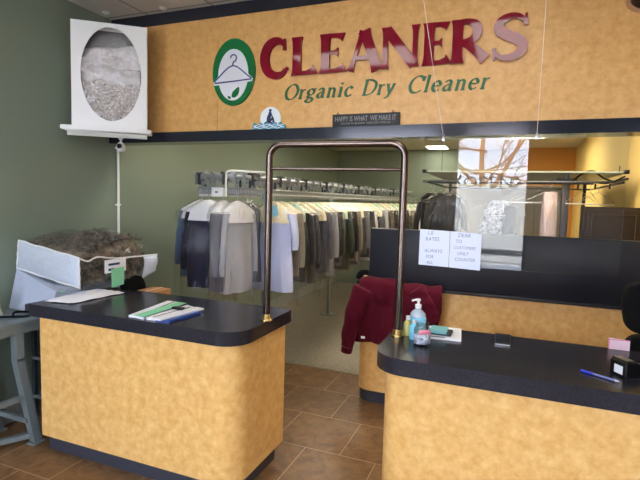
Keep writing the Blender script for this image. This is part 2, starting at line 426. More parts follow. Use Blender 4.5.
MB().box(-3.35, 2.05, -6.0, -5.98, .55, .66, .005).done('side_trim', DGREY, t)
for x in (-2.4, 1.15):
    for y in (-6.02, -7.6): MB().tube([(x,y-.2,.30),(x,y+.02,.30)], .34, 24).done('wheel', BLACK, t)

tag(MB().box(-14, 12, -31, -28, -.04, 2.6).box(-14.2, 12.2, -31.2, -27.8, 2.6, 2.9).done('low_building', HEDGE, origin=(-1,-29.5,-.04), smooth=False), 'low pale building across the street', 'building')

# ------------------------------------------------------------------ ceiling lights
def troffer(name, label, x0, x1, y0, y1, z, m, group):
    t = thing(name, label, 'light', ((x0+x1)/2, (y0+y1)/2, z), 0, group)
    f = MB()
    for q in ((x0, x1, y0, y0+.03), (x0, x1, y1-.03, y1), (x0, x0+.03, y0+.03, y1-.03), (x1-.03, x1, y0+.03, y1-.03)): f.box(*q, z-.012, z)
    f.done('frame', WHITE, t, smooth=False)
    MB().box(x0+.03, x1-.03, y0+.03, y1-.03, z-.008, z-.001).done('diffuser', m, t, smooth=False)
troffer('ceiling_light', 'lit ceiling panel above the left counter, in front of the header', -2.15, -.95, 1.25, 1.85, ZC, LAMP, 'ceiling lights in the front room')
troffer('ceiling_light', 'lit ceiling panel above the right counter, in front of the header', -.42, .18, 1.05, 2.25, ZC, LAMP, 'ceiling lights in the front room')
troffer('ceiling_light', 'lit ceiling panel over the waiting side, nearest the shop window', -1.2, -.6, -1.2, 0, ZC, LAMP, 'ceiling lights in the front room')
nb = 0
for lab, q in (('nearer lit ceiling panel reflected at the top of the clear sheet, back room', (-1.41, -1.1, 6.9, 7.3)), ('lit ceiling panel above the far end of the conveyor', (-1.42, -1.05, 8.1, 8.65)),
               ('lit ceiling panel hidden above the hanging garments', (-2.1, -1.5, 5.0, 6.2)), ('added fill light panel just behind the header, above the conveyor loop', (-2.5, -1.9, 3.5, 3.9)), ('unseen fill light panel above the shelf rack in the back room', (-.5, .7, 3.4, 4.0)), ('lit ceiling panel before the orange back wall', (-.2, .4, 6.2, 7.4))):  # unseen panels over loop and rack, placed to brighten covers and garments
    troffer('ceiling_light', lab, *q, ZB, LAMPB, 'ceiling lights in the back room')
for x, y, lab in ((-2.559, 3.07, 'small white ceiling fitting above the wood header'), (-3.06, 3.0, 'small white ceiling fitting above the gown box')):
    tag(MB().lathe([(0,0),(.03,0),(.026,-.006),(.012,-.014),(0,-.018)], (x, y, ZC), 16).done('sprinkler_head', WHITE, origin=(x,y,ZC)), lab, 'sprinkler', 'ceiling fittings')
t = thing('hanging_lampshade', 'dark round hanging shade with pale rim, cut by the top right of the photo', 'lamp', (.58, 2.2, 3.02))
MB().lathe([(.03,.26),(.08,.25),(.15,.18),(.2,.08),(.215,.0),(.205,0),(.19,.08),(.14,.17),(.06,.235),(0,.24)], (.58,2.2,2.40), 32).done('lamp_shade', SHADE, t)
MB().tube([(.58+.211*math.cos(k*PI/16), 2.2+.211*math.sin(k*PI/16), 2.40) for k in range(32)], .009, 8, closed=True).done('rim', PALER, t)
MB().tube([(.58,2.2,2.64),(.58,2.2,3.02)], .006, 6).done('cord', BLACK, t)
MB().lathe([(0,.0),(.035,.02),(.045,.06),(.03,.1),(.02,.14),(0,.14)], (.58,2.2,2.47), 16).done('bulb', WHITE, t)

# ------------------------------------------------------------------ counters
def counter(label, x0, x1, r_slab, cab, kick, y0=1.99, y1=2.615):
    t = thing('service_counter', label, 'counter', ((x0+x1)/2, 2.3, 0))
    MB().slab(rrect(*cab[0], cab[1]), .115, .857, .004).done('cabinet', WOOD, t, angle=.5)
    MB().slab(rrect(x0, x1, y0, y1, r_slab), .857, .93, .008).done('countertop', SLAB, t, angle=.5)
    MB().slab(rrect(*kick[0], kick[1]), 0, .115).done('toe_kick', KICK, t, angle=.5)
    return t
counter('gold wood-look counter with dark top, standing left of the walk-through gap', -2.66, -1.205, (.01,.14,.02,.01), ((-2.605,-1.23,2.02,2.59), (.01,.13,.02,.01)), ((-2.61,-1.275,2.075,2.57), (.01,.08,.02,.01)))
counter('gold wood-look counter with dark top, standing right of the walk-through gap', -.541, 1.98, (.15,.01,.01,.05), ((-.5,1.98,2.02,2.59), (.13,.01,.01,.02)), ((-.44,1.98,2.085,2.57), (.08,.01,.01,.02)))
t = thing('back_counter', 'rear gold counter with tall dark screen panel behind the right counter', 'counter', (-.1, 3.7, 0))
MB().slab(rrect(-1.09, .895, 3.6, 4.05, (.12,.0,.0,.02)), .1, .955, .004).done('cabinet', WOOD, t, angle=.5)
MB().slab(rrect(-1.1, .895, 3.5, 4.07, (.1,.0,.0,.02)), .955, .975, .004).done('counter_ledge', SLAB, t, angle=.5)
MB().slab(rrect(-1.088, .895, 3.625, 4.0, (.12,.0,.0,.02)), 0, .1).done('toe_kick', KICK, t, angle=.5)
MB().box(-.995, .895, 3.55, 3.6, .955, 1.395, .004).done('screen_panel', PANEL, t)

# bronze garment arch between the two counters
t = thing('garment_arch', 'bronze tube arch bridging the gap between the two counters', 'rail', (-.86, 2.33, .93))
xl, xr, yl, yr, zt, r = -1.222, -.498, 2.315, 2.345, 1.885, .019
pts = [(xl, yl, .935), (xl, yl, zt-.07)]
for k in range(1, 9):
    a = PI - k/8*PI/2; pts.append((xl+.07+.07*math.cos(a), yl, zt-.07+.07*math.sin(a)))
for k in range(0, 9):
    a = PI/2 - k/8*PI/2; pts.append((xr-.07+.07*math.cos(a), yr, zt-.07+.07*math.sin(a)))
pts.append((xr, yr, .935))
MB().tube(pts, r, 16).done('arch_tube', BRONZE, t)
MB().tube([(xl, yl, 1.757), (xr, yr, 1.757)], .0085, 10).done('crossbar', BRONZE, t)
for x, y in ((xl, yl), (xr, yr)):
    MB().lathe([(0,0),(.034,0),(.034,.005),(.027,.012),(.024,.03),(.02,.034),(0,.034)], (x, y, .93), 20).done('flange', BRASS, t)['label'] = 'brass flange'

# ------------------------------------------------------------------ header lettering
ZB0, HT = 2.46, .26
yA, yB = YH-.022, YH-.001
def smooth(pts, n=6): return [(p.x, p.y) for p in bez([(a, b, 0) for a, b in pts], n)]
def flared(p0, p1, w, f=1.7, n=9, we=None):
    """straight stroke whose ends flare like cut serif letters"""
    out, ws = [], []
    for i in range(n):
        t_ = i/(n-1); out.append((p0[0]+(p1[0]-p0[0])*t_, p0[1]+(p1[1]-p0[1])*t_))
        e = abs(2*t_-1)**5; ws.append(w*(1+(f-1)*e))
    return out, ws
def letter(ch):
    """strokes in a box: x 0..width, z 0..1"""
    if ch == 'C':
        p = smooth([(.80,.80),(.68,.93),(.47,.955),(.25,.85),(.13,.63),(.125,.40),(.24,.17),(.47,.045),(.70,.06),(.86,.17)], 5)
        n = len(p); w = [.06+.23*math.sin(PI*i/(n-1))**.75 for i in range(n)]
        return [(p, w), ([(.80,.70),(.80,1.0)], [.10,.05]), ([(.76,.16),(.93,.22)], [.05,.08])]
    if ch == 'L': return [flared((.16,0),(.16,1), .25, 1.35), ([(.1,.055),(.45,.055),(.66,.09),(.74,.14)], [.11,.11,.18,.30])]
    if ch == 'E': return [flared((.16,0),(.16,1), .25, 1.35), ([(.1,.055),(.45,.055),(.62,.09),(.69,.13)], [.11,.11,.17,.27]), ([(.1,.945),(.42,.945),(.58,.915),(.64,.89)], [.11,.11,.16,.23]), ([(.2,.52),(.42,.52),(.50,.52)], [.10,.10,.24])]
    if ch == 'A': return [flared((.10,0),(.43,.985), .11, 1.9), flared((.85,0),(.46,.985), .27, 1.3), ([(.2,.32),(.7,.32)], [.11,.11])]
    if ch == 'N': return [flared((.10,0),(.10,1), .13, 1.7), ([(.13,.95),(.84,.05)], [.26,.26]), flared((.86,0),(.86,1), .13, 1.7)]
    if ch == 'R':
        p = smooth([(.1,.945),(.38,.945),(.58,.86),(.62,.71),(.55,.55),(.38,.49),(.1,.48)], 5); n = len(p)
        w = [.10+.13*math.sin(PI*i/(n-1))**2 for i in range(n)]
        return [flared((.16,0),(.16,1), .25, 1.35), (p, w), flared((.36,.50),(.84,.05), .23, 1.25)]
    if ch == 'S':
        p = smooth([(.66,.84),(.52,.95),(.32,.945),(.16,.84),(.15,.68),(.30,.56),(.50,.46),(.63,.33),(.60,.15),(.42,.05),(.22,.06),(.08,.17)], 5); n = len(p)
        w = [.08+.17*math.sin(PI*i/(n-1)) for i in range(n)]
        return [(p, w), ([(.68,.74),(.68,1.0)], [.10,.05]), ([(.065,0),(.065,.27)], [.05,.10])]
XS = [('C',-1.735,-1.523,.93),('L',-1.494,-1.295,.82),('E',-1.285,-1.085,.75),('A',-1.085,-.84,.98),('N',-.85,-.602,.97),('E',-.58,-.405,.75),('R',-.409,-.178,.94),('S',-.172,.036,.76)]
ordn = ['first','second','third','fourth','fifth','sixth','seventh','last']
for i, (ch, x0, x1, wn) in enumerate(XS):
    m = MB(); s_ = (x1-x0)/wn
    for k, (p, w) in enumerate(letter(ch)):
        # width factor keeps stroke weight even although the letters are scaled in x
        m.ribbon([(x0+a*s_, ZB0+b*HT) for a, b in p], [q*HT*.95 for q in w], yA+.0004*k, yB)
    lab = 'large maroon cut-out letter %s, %s letter of the top line CLEANERS on the header' % (ch, ordn[i])
    tag(m.done('sign_letter', RED, origin=((x0+x1)/2, yB, ZB0), smooth=False), lab, 'letter', 'large maroon header letters')
# green tagline
GL = {
 'O': (.78, [smooth([(.62,.95),(.38,1.0),(.14,.8),(.06,.42),(.2,.06),(.45,-.01),(.7,.2),(.78,.58),(.62,.95)])]),
 'D': (.8, [[(.16,0),(.16,.98)], smooth([(.05,.97),(.42,.97),(.72,.78),(.76,.45),(.6,.13),(.32,.01),(.05,.01)])]),
 'C': (.72, [smooth([(.7,.78),(.6,.95),(.38,1.0),(.14,.8),(.06,.42),(.2,.06),(.45,-.01),(.68,.12)]), [(.70,.68),(.72,.98)]]),
 'r': (.38, [[(.14,0),(.14,.62)], smooth([(.14,.42),(.24,.58),(.38,.60)]), [(.03,.6),(.16,.62)], [(.04,.01),(.25,.01)]]),
 'g': (.54, [smooth([(.46,.55),(.26,.63),(.1,.5),(.12,.3),(.27,.22),(.42,.32),(.44,.5),(.36,.6)]), smooth([(.22,.23),(.1,.1),(.3,.04),(.44,-.08),(.34,-.26),(.12,-.26),(.04,-.14),(.2,.0)]), [(.4,.6),(.54,.63)]]),
 'a': (.5, [smooth([(.08,.52),(.22,.63),(.36,.54),(.37,.3),(.37,.06),(.47,.01)]), smooth([(.37,.38),(.18,.33),(.06,.18),(.14,.01),(.27,.03),(.37,.15)])]),
 'n': (.56, [[(.13,0),(.13,.62)], smooth([(.13,.45),(.27,.6),(.41,.52),(.43,.28),(.43,0)]), [(.03,.6),(.14,.62)], [(.04,.01),(.22,.01)], [(.34,.01),(.53,.01)]]),
 'i': (.28, [[(.14,0),(.14,.62)], [(.13,.80),(.15,.92)], [(.04,.6),(.15,.62)], [(.04,.01),(.24,.01)]]),
 'c': (.45, [smooth([(.42,.5),(.3,.62),(.13,.52),(.07,.3),(.15,.05),(.3,.0),(.43,.1)])]),
 'y': (.52, [[(.1,.62),(.28,.03)], smooth([(.46,.62),(.3,.08),(.18,-.2),(.03,-.24)]), [(.02,.61),(.2,.61)], [(.36,.61),(.53,.61)]]),
 'l': (.28, [[(.14,0),(.14,1.02)], [(.04,1.0),(.15,1.02)], [(.04,.01),(.24,.01)]]),
 'e': (.48, [smooth([(.09,.33),(.42,.36),(.36,.57),(.22,.62),(.09,.47),(.08,.2),(.22,.0),(.42,.1)])]),
}
t = thing('tagline_lettering', 'green slanted lettering reading Organic Dry Cleaner on the header', 'lettering', (-.86, YH-.001, 2.3))
for word, x0, x1 in (('Organic', -1.556, -1.034), ('Dry', -.981, -.747), ('Cleaner', -.672, -.165)):
    sc = .1; gap = .10
    tot = sum(GL[c][0]+gap for c in word)-gap+.15; kx = (x1-x0)/tot
    wo = bpy.data.objects.new('word', None); C.objects.link(wo); wo.parent = t; wo.location = (0,0,0); cx = x0
    for c in word:
        m = MB()
        for j, p in enumerate(GL[c][1]):
            m.ribbon(p, 0, YH-.006+.0003*j, YH-.0006, M=lambda a, b: (cx+(a+b*.2)*kx, 2.302+b*sc), nib=(.155, .05, .45))
        m.done('letter', GREENL, wo, smooth=False); cx += (GL[c][0]+gap)*kx
# oval logo
t = thing('logo_plaque', 'green oval plaque with white hanger emblem and leaf on the header', 'sign', (-1.967, YH-.001, 2.518))
cx, cz = -1.967, 2.518
def oval(a, b, y0, y1, ox=0, oz=0, n=48):
    return MB().prism([(cx+ox+a*math.cos(2*PI*k/n), cz+oz+b*math.sin(2*PI*k/n)) for k in range(n)], lambda p, q: (p, y1, q), lambda p, q: (p, y0, q))
oval(.180, .242, YH-.02, YH-.001).done('oval_back', GREENO, t, angle=.5)
oval(.128, .185, YH-.0235, YH-.02, 0, -.02).done('oval_face', LOGOW, t, angle=.5)
hp = [(-.155,-.06),(0,.045),(.157,-.05),(.15,-.065),(-.15,-.078),(-.155,-.06)]
MB().prism([(cx+a*1.08,cz+.004+b*1.18) for a, b in ((-.155,-.062),(-.12,-.028),(0,.05),(.12,-.02),(.157,-.052),(.15,-.068),(-.15,-.08))], lambda p, q: (p, YH-.0237, q), lambda p, q: (p, YH-.0262, q)).done('hanger_backing', LOGOW, t, smooth=False)
hk = smooth([(0,.045),(.004,.068),(.024,.08),(.03,.105),(.012,.122),(-.012,.117),(-.02,.1)], 4)
MB().ribbon([(cx+a, cz+b) for a, b in hk], .009, YH-.029, YH-.0262).ribbon([(cx+a, cz+b) for a, b in smooth([(-.155,-.066),(-.13,-.04),(0,.045),(.13,-.035),(.157,-.056)], 4)], .009, YH-.029, YH-.0262).ribbon([(cx+a, cz+b) for a, b in ((-.155,-.074),(0,-.068),(.157,-.06))], .009, YH-.0289, YH-.0262).done('hanger_emblem', NAVYL, t, smooth=False)
lf = smooth([(-.008,-.178),(.0,-.145),(.05,-.11),(.056,-.14),(.04,-.172),(.012,-.186),(-.008,-.178)], 5)[:-1]
lm = MB().prism([(cx+a, cz+b) for a, b in lf], lambda p, q: (p, YH-.0236, q), lambda p, q: (p, YH-.027, q))
l2 = smooth([(-.042,-.182),(-.026,-.186),(-.016,-.2),(-.028,-.206),(-.042,-.198),(-.042,-.182)], 4)[:-1]
lm.prism([(cx+a+.003, cz+b+.012) for a, b in l2], lambda p, q: (p, YH-.0236, q), lambda p, q: (p, YH-.027, q))
lm.done('leaf_emblem', GREENO, t, smooth=False)
# small standing cut-out with a seated figure
t = thing('seated_figure_cutout', 'small round cut-out with a seated figure above blue waves on the header ledge', 'ornament', (-1.665, YH-.02, 2.095))
MB().prism([(-1.655+.083*math.cos(2*PI*k/32), 2.172+.083*math.sin(2*PI*k/32)) for k in range(32)], lambda p, q: (p, YH-.006, q), lambda p, q: (p, YH-.014, q)).done('disc', MOON, t, angle=.5)
wv = [(-1.795,2.095)]+[(-1.795+.262*k/24, 2.135+.010*math.sin(k*1.3)-(.012 if k in (0,24) else 0)) for k in range(25)]+[(-1.533,2.095)]
MB().prism(wv, lambda p, q: (p, YH-.010, q), lambda p, q: (p, YH-.024, q)).done('wave_base', TEAL, t, smooth=False)
m = MB()
for k in range(3): m.ribbon([(-1.785+.245*j/20, 2.105+.010*k+.005*math.sin(j*1.1+k*2)) for j in range(21)], .004, YH-.027, YH-.0242)
m.done('wave_lines', PAPER, t, smooth=False)
m = MB()
for p, w in ((smooth([(-1.668,2.148),(-1.667,2.175),(-1.656,2.20),(-1.658,2.218)]), None), ([(-1.658,2.22),(-1.654,2.23),(-1.653,2.238)], [.012,.018,.012]), (smooth([(-1.655,2.212),(-1.640,2.19),(-1.632,2.170)]), .006),
             (smooth([(-1.672,2.15),(-1.655,2.152),(-1.636,2.176),(-1.630,2.158),(-1.624,2.138)]), .013), (smooth([(-1.70,2.134),(-1.672,2.146),(-1.64,2.138),(-1.60,2.133)]), .014)):
    m.ribbon(p, w or [.024-.009*k/(len(p)-1)+.006*math.sin(PI*k/(len(p)-1)) for k in range(len(p))], YH-.021, YH-.0145)
m.done('seated_silhouette', NAVY, t, smooth=False)
# black plank sign
t = thing('plank_sign', 'narrow black plank reading HAPPY IS WHAT WE MAKE IT on the header ledge', 'sign', (-.941, YH-.03, 2.097))
MB().box(-1.172, -.71, YH-.03, YH-.012, 2.097, 2.178, .002).done('board', SIGNB, t)
text_mesh('HAPPY IS WHAT  WE MAKE IT', .048, .0006, CHALK, 'lettering', facing(-.941, YH-.0309, 2.130), t, xs=.655)
text_mesh('CHOOSE TO BE HAPPY  EVERY DAY WITH US', .017, .0006, CHALK, 'small_lettering', facing(-.941, YH-.0309, 2.109), t, xs=.98)
for x in (-1.135, -.755):
    MB().tube([(x-.006,YH-.02,2.178),(x-.004,YH-.02,2.19),(x+.004,YH-.02,2.19),(x+.006,YH-.02,2.178)], .0025, 6).done('hanging_loop', DGREY, t)

# ------------------------------------------------------------------ clear sheet with its two lines, papers
tag(MB().box(-.412, .44, 2.372, 2.376, 1.300, 1.905).done('acrylic_sheet', ACRYL, origin=(0,2.374,1.3), smooth=False), 'clear acrylic sheet hanging above the right counter, mirroring a bare tree', 'acrylic sheet')
for x0, x1, lab in ((-.322, -.535, 'thin nylon line holding the clear sheet beside the paper notes'), (.084, .088, 'thin nylon line holding the clear sheet further from the paper notes')):
    t = thing('nylon_line', lab, 'line', (x1, 2.37, ZC), 0, 'lines carrying the clear sheet')
    MB().tube([(x0, 2.37, 1.905), (x1, 2.37, ZC)], .0011, 5).done('strand', LINE, t)
    MB().box(x0-.007, x0+.007, 2.366, 2.371, 1.893, 1.91, .002).done('clip', CHROME, t)
    MB().tube([(x0-.004,2.37,1.91),(x0-.004,2.37,1.922),(x0+.004,2.37,1.922),(x0+.004,2.37,1.91)], .0018, 6).done('hook', CHROME, t)
def notes(name, label, x0, x1, z00, z01, z10, z11, lines, x_off):
    t = thing(name, label, 'paper', ((x0+x1)/2, 2.37, z00), 0, 'paper notes taped to the clear sheet')
    MB().prism([(x0,z00),(x1,z10),(x1,z11),(x0,z01)], lambda a, b: (a, 2.371, b), lambda a, b: (a, 2.3695, b)).done('sheet', PAPERB, t, smooth=False)
    n = len(lines)
    for k, (s_, h, dx) in enumerate(lines):
        text_mesh(s_, h, .0002, INK, 'handwriting', facing(x0+.015+dx, 2.3692, z01-.026-k*.0285-(.03 if k > 1 and n < 6 else 0)*0), t, align='LEFT', shear=.15, xs=.9)
notes('paper_note', 'left white paper note, handwritten RATES, taped to the clear sheet beside the arch', -.413, -.27, 1.295, 1.470, 1.292, 1.466, [('1.0', .026, .02), ('RATES', .026, .012), ('', .02, 0), ('ALWAYS', .024, .01), ('FOR', .022, .018), ('ALL', .022, .022)], 0)
notes('paper_note', 'right white paper note, handwritten CUSTOMERS, taped on the clear sheet', -.268, -.125, 1.292, 1.466, 1.287, 1.461, [('DEAR', .026, .02), ('TO', .024, .01), ('CUSTOMERS', .020, .004), ('ONLY', .022, .02), ('COUNTER', .022, .01)], 0)

# ------------------------------------------------------------------ gown box on its corner shelf, camera, conduit
TH = math.radians(38)
def rot(lx, ly, base): return (base[0]+lx*math.cos(TH)-ly*math.sin(TH), base[1]+lx*math.sin(TH)+ly*math.cos(TH))
GB = (-2.985, 2.605)              # front left lower corner of the box
Wb, Hb, Db, Zb = .512, .745, .11, 2.083
t = thing('gown_keepsake_box', 'white keepsake box with oval window, standing on the corner wall shelf', 'box', (GB[0], GB[1], Zb), TH)
m = MB()
n = 48; ov = [(Wb*.52+.205*math.cos(2*PI*k/n), Hb*.515+.335*math.sin(2*PI*k/n)) for k in range(n)]
m.box(0, Wb, Db-.006, Db, 0, Hb); m.box(0, .006, .004, Db-.006, 0, Hb); m.box(Wb-.006, Wb, .004, Db-.006, 0, Hb); m.box(.006, Wb-.006, .004, Db-.006, 0, .006); m.box(.006, Wb-.006, .004, Db-.006, Hb-.006, Hb)
m.done('box_body', WHITE, t, local=True, smooth=False)
m = MB()                          # front with an oval cut-out
def edge(a):
    c, s_ = math.cos(a), math.sin(a); x0, z0 = Wb*.52, Hb*.515
    k = min(((Wb-x0)/c if c > 0 else -x0/c) if abs(c) > 1e-9 else 9, ((Hb-z0)/s_ if s_ > 0 else -z0/s_) if abs(s_) > 1e-9 else 9)
    return (x0+c*k, z0+s_*k)
import itertools
angs = sorted(set([2*PI*k/n for k in range(n)]+[math.atan2(b, a) % (2*PI) for a in (-Wb*.52, Wb*.48) for b in (-Hb*.515, Hb*.485)]))
rows = []
for a in angs:
    q = edge(a); o_ = (Wb*.52+.205*math.cos(a)*1, Hb*.515+.335*math.sin(a))
    # same polar angle on the ellipse
    rr = 1/math.sqrt((math.cos(a)/.205)**2+(math.sin(a)/.335)**2); o_ = (Wb*.52+rr*math.cos(a), Hb*.515+rr*math.sin(a))
    rows.append([m.bm.verts.new((o_[0], y, o_[1])) for y in (0, .004)]+[m.bm.verts.new((q[0], y, q[1])) for y in (0, .004)])
for A, B in zip(rows, rows[1:]+rows[:1]):
    m.bm.faces.new((A[0], B[0], B[2], A[2])); m.bm.faces.new((A[1], A[3], B[3], B[1])); m.bm.faces.new((A[0], A[1], B[1], B[0])); m.bm.faces.new((A[2], B[2], B[3], A[3]))
m.done('front_panel', WHITE, t, local=True, smooth=False)
MB().prism([(Wb*.52+.207*math.cos(2*PI*k/n), Hb*.515+.337*math.sin(2*PI*k/n)) for k in range(n)], lambda a, b: (a, .006, b), lambda a, b: (a, .0045, b)).done('oval_window', BAGV, t, local=True, smooth=False)
def gz(lx, ly, z): p = rot(lx, ly, GB); return (p[0], p[1], Zb+z)
t = thing('folded_gown', 'ivory satin gown with lace folded behind the oval box window', 'dress', (GB[0], GB[1], Zb), TH)
RR = random.Random(4)
def fold(z0, z1, depth, tilt, seed):
    m = MB(); R = random.Random(seed); ph = [R.uniform(0,6) for _ in range(4)]
    def f(u, v):
        x = .05+u*(Wb-.1); z = z0+(z1-z0)*v+tilt*(u-.5)
        y = .085-depth*math.sin(PI*v)**.6-.010*math.sin(u*11+ph[0]+v*4)-.006*math.sin(u*23+ph[1]-v*9)-.004*math.sin(u*5+v*17+ph[2])
        return (x, max(y, .012), z)
    m.grid(f, 30, 16); return m
fold(.42, .60, .035, .06, 1).done('skirt_fold', SATIN, t, local=True, solid=.002)
fold(.30, .47, .05, -.06, 2).done('skirt_fold', SATIN, t, local=True, solid=.002)
fold(.03, .36, .055, .0, 3).done('lace_bodice', LACE, t, local=True, solid=.002)
m = MB(); m.grid(lambda u, v: (.03+u*(Wb-.06), .098, .03+v*(Hb-.06)), 2, 2); m.done('tissue_lining', mat('tissue', rgb(150,150,152), .8), t, local=True, solid=.002)
# shelf
t = thing('corner_shelf', 'white wall shelf carrying the keepsake box in the corner', 'shelf', (-2.97, 2.6, 2.02), TH)
MB().prism([(-.075,-.035),(.50,-.035),(.535,-.02),(.535,.115),(.09,.115),(-.06,-.0)], lambda a, b: (a, b, .03), lambda a, b: (a, b, .062), .004).done('shelf_board', WHITE, t, local=True)
MB().tube([(-.05,-.01,.028),(.5,-.01,.01)], .006, 6).box(-.05, .5, .06, .075, 0, .03).done('shelf_edge', WPAINT, t, local=True)
t = thing('dome_camera', 'small white camera hanging under the corner shelf', 'camera', (-2.845, 2.93, 2.0))
MB().lathe([(0,.03),(.018,.03),(.018,.022),(.008,.018),(.008,0),(0,0)], (-2.845,2.93,2.0), 14).done('mount', WHITE, t)
MB().lathe([(0,.036),(.02,.03),(.034,.008),(.036,-.012),(.028,-.034),(.0,-.042)], (-2.845,2.93,1.965), 20).done('camera_body', WHITE, t)
cp = Vector((-2.83,2.897,1.967)); MB().tube([cp+Vector((0,.006,0)), cp+Vector((.002,-.004,0)), cp+Vector((.002,-.006,0))], [.019,.019,.014], 16).done('lens', BLACK, t)
t = thing('wall_conduit', 'thin white conduit running down the green wall below the header', 'conduit', (XL+.012, 3.2, .9))
MB().tube([(XL+.012,3.2,.9),(XL+.012,3.2,2.0)], .011, 10).done('pipe', WPAINT, t)
for z in (1.98, 1.5, 1.05): MB().box(XL, XL+.018, 3.175, 3.225, z, z+.014, .002).done('clamp', WPAINT, t)
t = thing('outlet_cord', 'thin black cord dangling beside the white conduit', 'cord', (XL+.02, 3.27, 1.0))
MB().tube(bez([(XL+.015,3.27,1.22),(XL+.02,3.285,1.14),(XL+.02,3.26,1.08),(XL+.02,3.28,1.0)], 5), .004, 6).done('cable', BLACK, t)

# ------------------------------------------------------------------ left side: grey table, bags, papers on the left counter
t = thing('steel_table', 'grey steel work table with bent legs against the green wall', 'table', (-2.93, 2.0, 0))
MB().box(-3.13, -2.72, .9, 2.95, .785, .81, .004).done('table_top', GREY, t)
MB().box(-2.75, -2.725, .95, 2.9, .735, .785, .003).box(-3.125, -3.1, .95, 2.9, .735, .785, .003).done('apron', GREY, t)
for x in (-2.745, -3.1):
    for y, s_ in ((1.98, 1), (1.15, -1), (2.8, 1)):
        if y == 2.8 and x > -3: pass
        MB().bar((x, y, .74), (x, y+.005*s_, .57), .05, .05).bar((x, y+.002*s_, .585), (x, y+.11*s_, .012), .05, .05).box(x-.03, x+.03, y+.11*s_-.04, y+.11*s_+.04, 0, .014).done('leg', GREY, t, smooth=False)
MB().bar((-2.745,1.98,.33),(-2.745,1.15,.33),.03,.03).bar((-2.745,2.04,.17),(-3.1,2.04,.17),.03,.03).bar((-3.1,1.98,.33),(-3.1,1.15,.33),.03,.03).bar((-2.76,2.06,.06),(-3.1,1.5,.05),.035,.03).done('stretcher', GREY, t, smooth=False)
t = thing('wire_shelf_unit', 'low grey shelf unit standing behind the steel table legs', 'shelf unit', (-2.93, 2.6, 0))
for x in (-3.08, -2.79):
    for y in (2.35, 2.88): MB().bar((x,y,0),(x,y,.70), .025, .025).done('post', DGREY, t, smooth=False)
for z in (.14, .42, .68): MB().box(-3.095, -2.775, 2.335, 2.895, z, z+.02).done('shelf', GREY, t, smooth=False)
for z, w, lab in ((.16, .2, 'dark box on the lowest shelf under the steel table'), (.44, .17, 'dark box on the middle shelf under the steel table')):
    tag(MB().box(-3.06, -2.82, 2.4, 2.8, z, z+w, .01).done('storage_box', BLACK, origin=(-2.94,2.6,z)), lab, 'box', 'dark boxes under the steel table')
t = thing('plaster_figure', 'beige object standing on the steel table, cut by the left of the photo', 'ornament', (-3.02, 2.02, .81))
MB().lathe([(0,0),(.05,0),(.052,.01),(.046,.04),(.04,.09),(.044,.11),(.036,.14),(.022,.16),(0,.165)], (-3.02,2.02,.81), 20).done('figure_body', BEIGE, t)
MB().lathe([(.053,0),(.058,.0),(.058,.012),(.053,.012)], (-3.02,2.02,.81), 20).done('base_ring', BEIGE, t)
t = thing('black_strap', 'black strap lying loosely on the steel table', 'strap', (-2.85, 2.1, .81))
MB().tube(bez([(-2.95,1.98,.816),(-2.86,2.03,.818),(-2.8,2.1,.816),(-2.86,2.16,.82),(-2.92,2.1,.826),(-2.83,2.02,.828)], 6), .007, 6).done('webbing', BLACKF, t)
MB().box(-2.96, -2.93, 1.965, 1.99, .811, .822, .003).done('buckle', DGREY, t)
t = thing('grey_tool_box', 'flat dark grey case on the steel table beside the counter', 'case', (-2.82, 2.14, .81))
MB().box(-2.93, -2.735, 2.17, 2.24, .81, .865, .006).done('case_body', DGREY, t)
MB().tube([(-2.88,2.168,.84),(-2.88,2.16,.845),(-2.79,2.16,.845),(-2.79,2.168,.84)], .004, 6).done('handle', BLACK, t)

def soft_box(x0, x1, y0, y1, z0, z1, fn=None, nx=22, ny=20, nz=10, rnd=.06):
    """rounded, slightly lumpy cushion as one closed surface"""
    m = MB(); bm = m.bm
    r = bmesh.ops.create_cube(bm, size=2); bmesh.ops.subdivide_edges(bm, edges=list(bm.edges), cuts=14, use_grid_fill=True)
    for v in bm.verts:
        p = v.co; q = [math.copysign(abs(c)**.9, c) for c in p]; k = max(1, (abs(p.x)**6+abs(p.y)**6+abs(p.z)**6)**(1/6.))
        s_ = Vector((p.x/k, p.y/k, p.z/k))
        w = Vector(((x0+x1)/2+s_.x*(x1-x0)/2, (y0+y1)/2+s_.y*(y1-y0)/2, (z0+z1)/2+s_.z*(z1-z0)/2))
        v.co = fn(w, s_) if fn else w
    return m
# pale blue bag underneath
t = thing('pale_blue_laundry_bag', 'pale blue cloth bag squashed under the bagged fur blanket', 'bag', (-2.85, 2.45, .81))
def bl(w, s_):
    w.z += .010*math.sin(w.x*19+w.y*7)*(s_.z > 0); w.y += .012*math.sin(w.x*15+w.z*20)
    if s_.z > 0: w.z += .10*max(0, -s_.x*.5+.3)*s_.z
    return w
soft_box(-3.12, -2.675, 2.26, 2.86, .812, .985, bl).done('bag_body', BLUEBG, t)
MB().prism([(-2.83,2.255),(-2.68,2.24),(-2.66,2.262),(-2.81,2.275)], lambda a, b: (a, b, .955), lambda a, b: (a, b, .958)).done('ticket', TICKETG, t, smooth=False)
MB().prism([(-3.12,2.2),(-2.70,2.16),(-2.69,2.3),(-3.12,2.3)], lambda a, b: (a, b, .812), lambda a, b: (a, b+.06, .96+.11*max(0,(-2.7-a)/.42)), 0).done('bag_flap', BLUEBG, t, smooth=False)
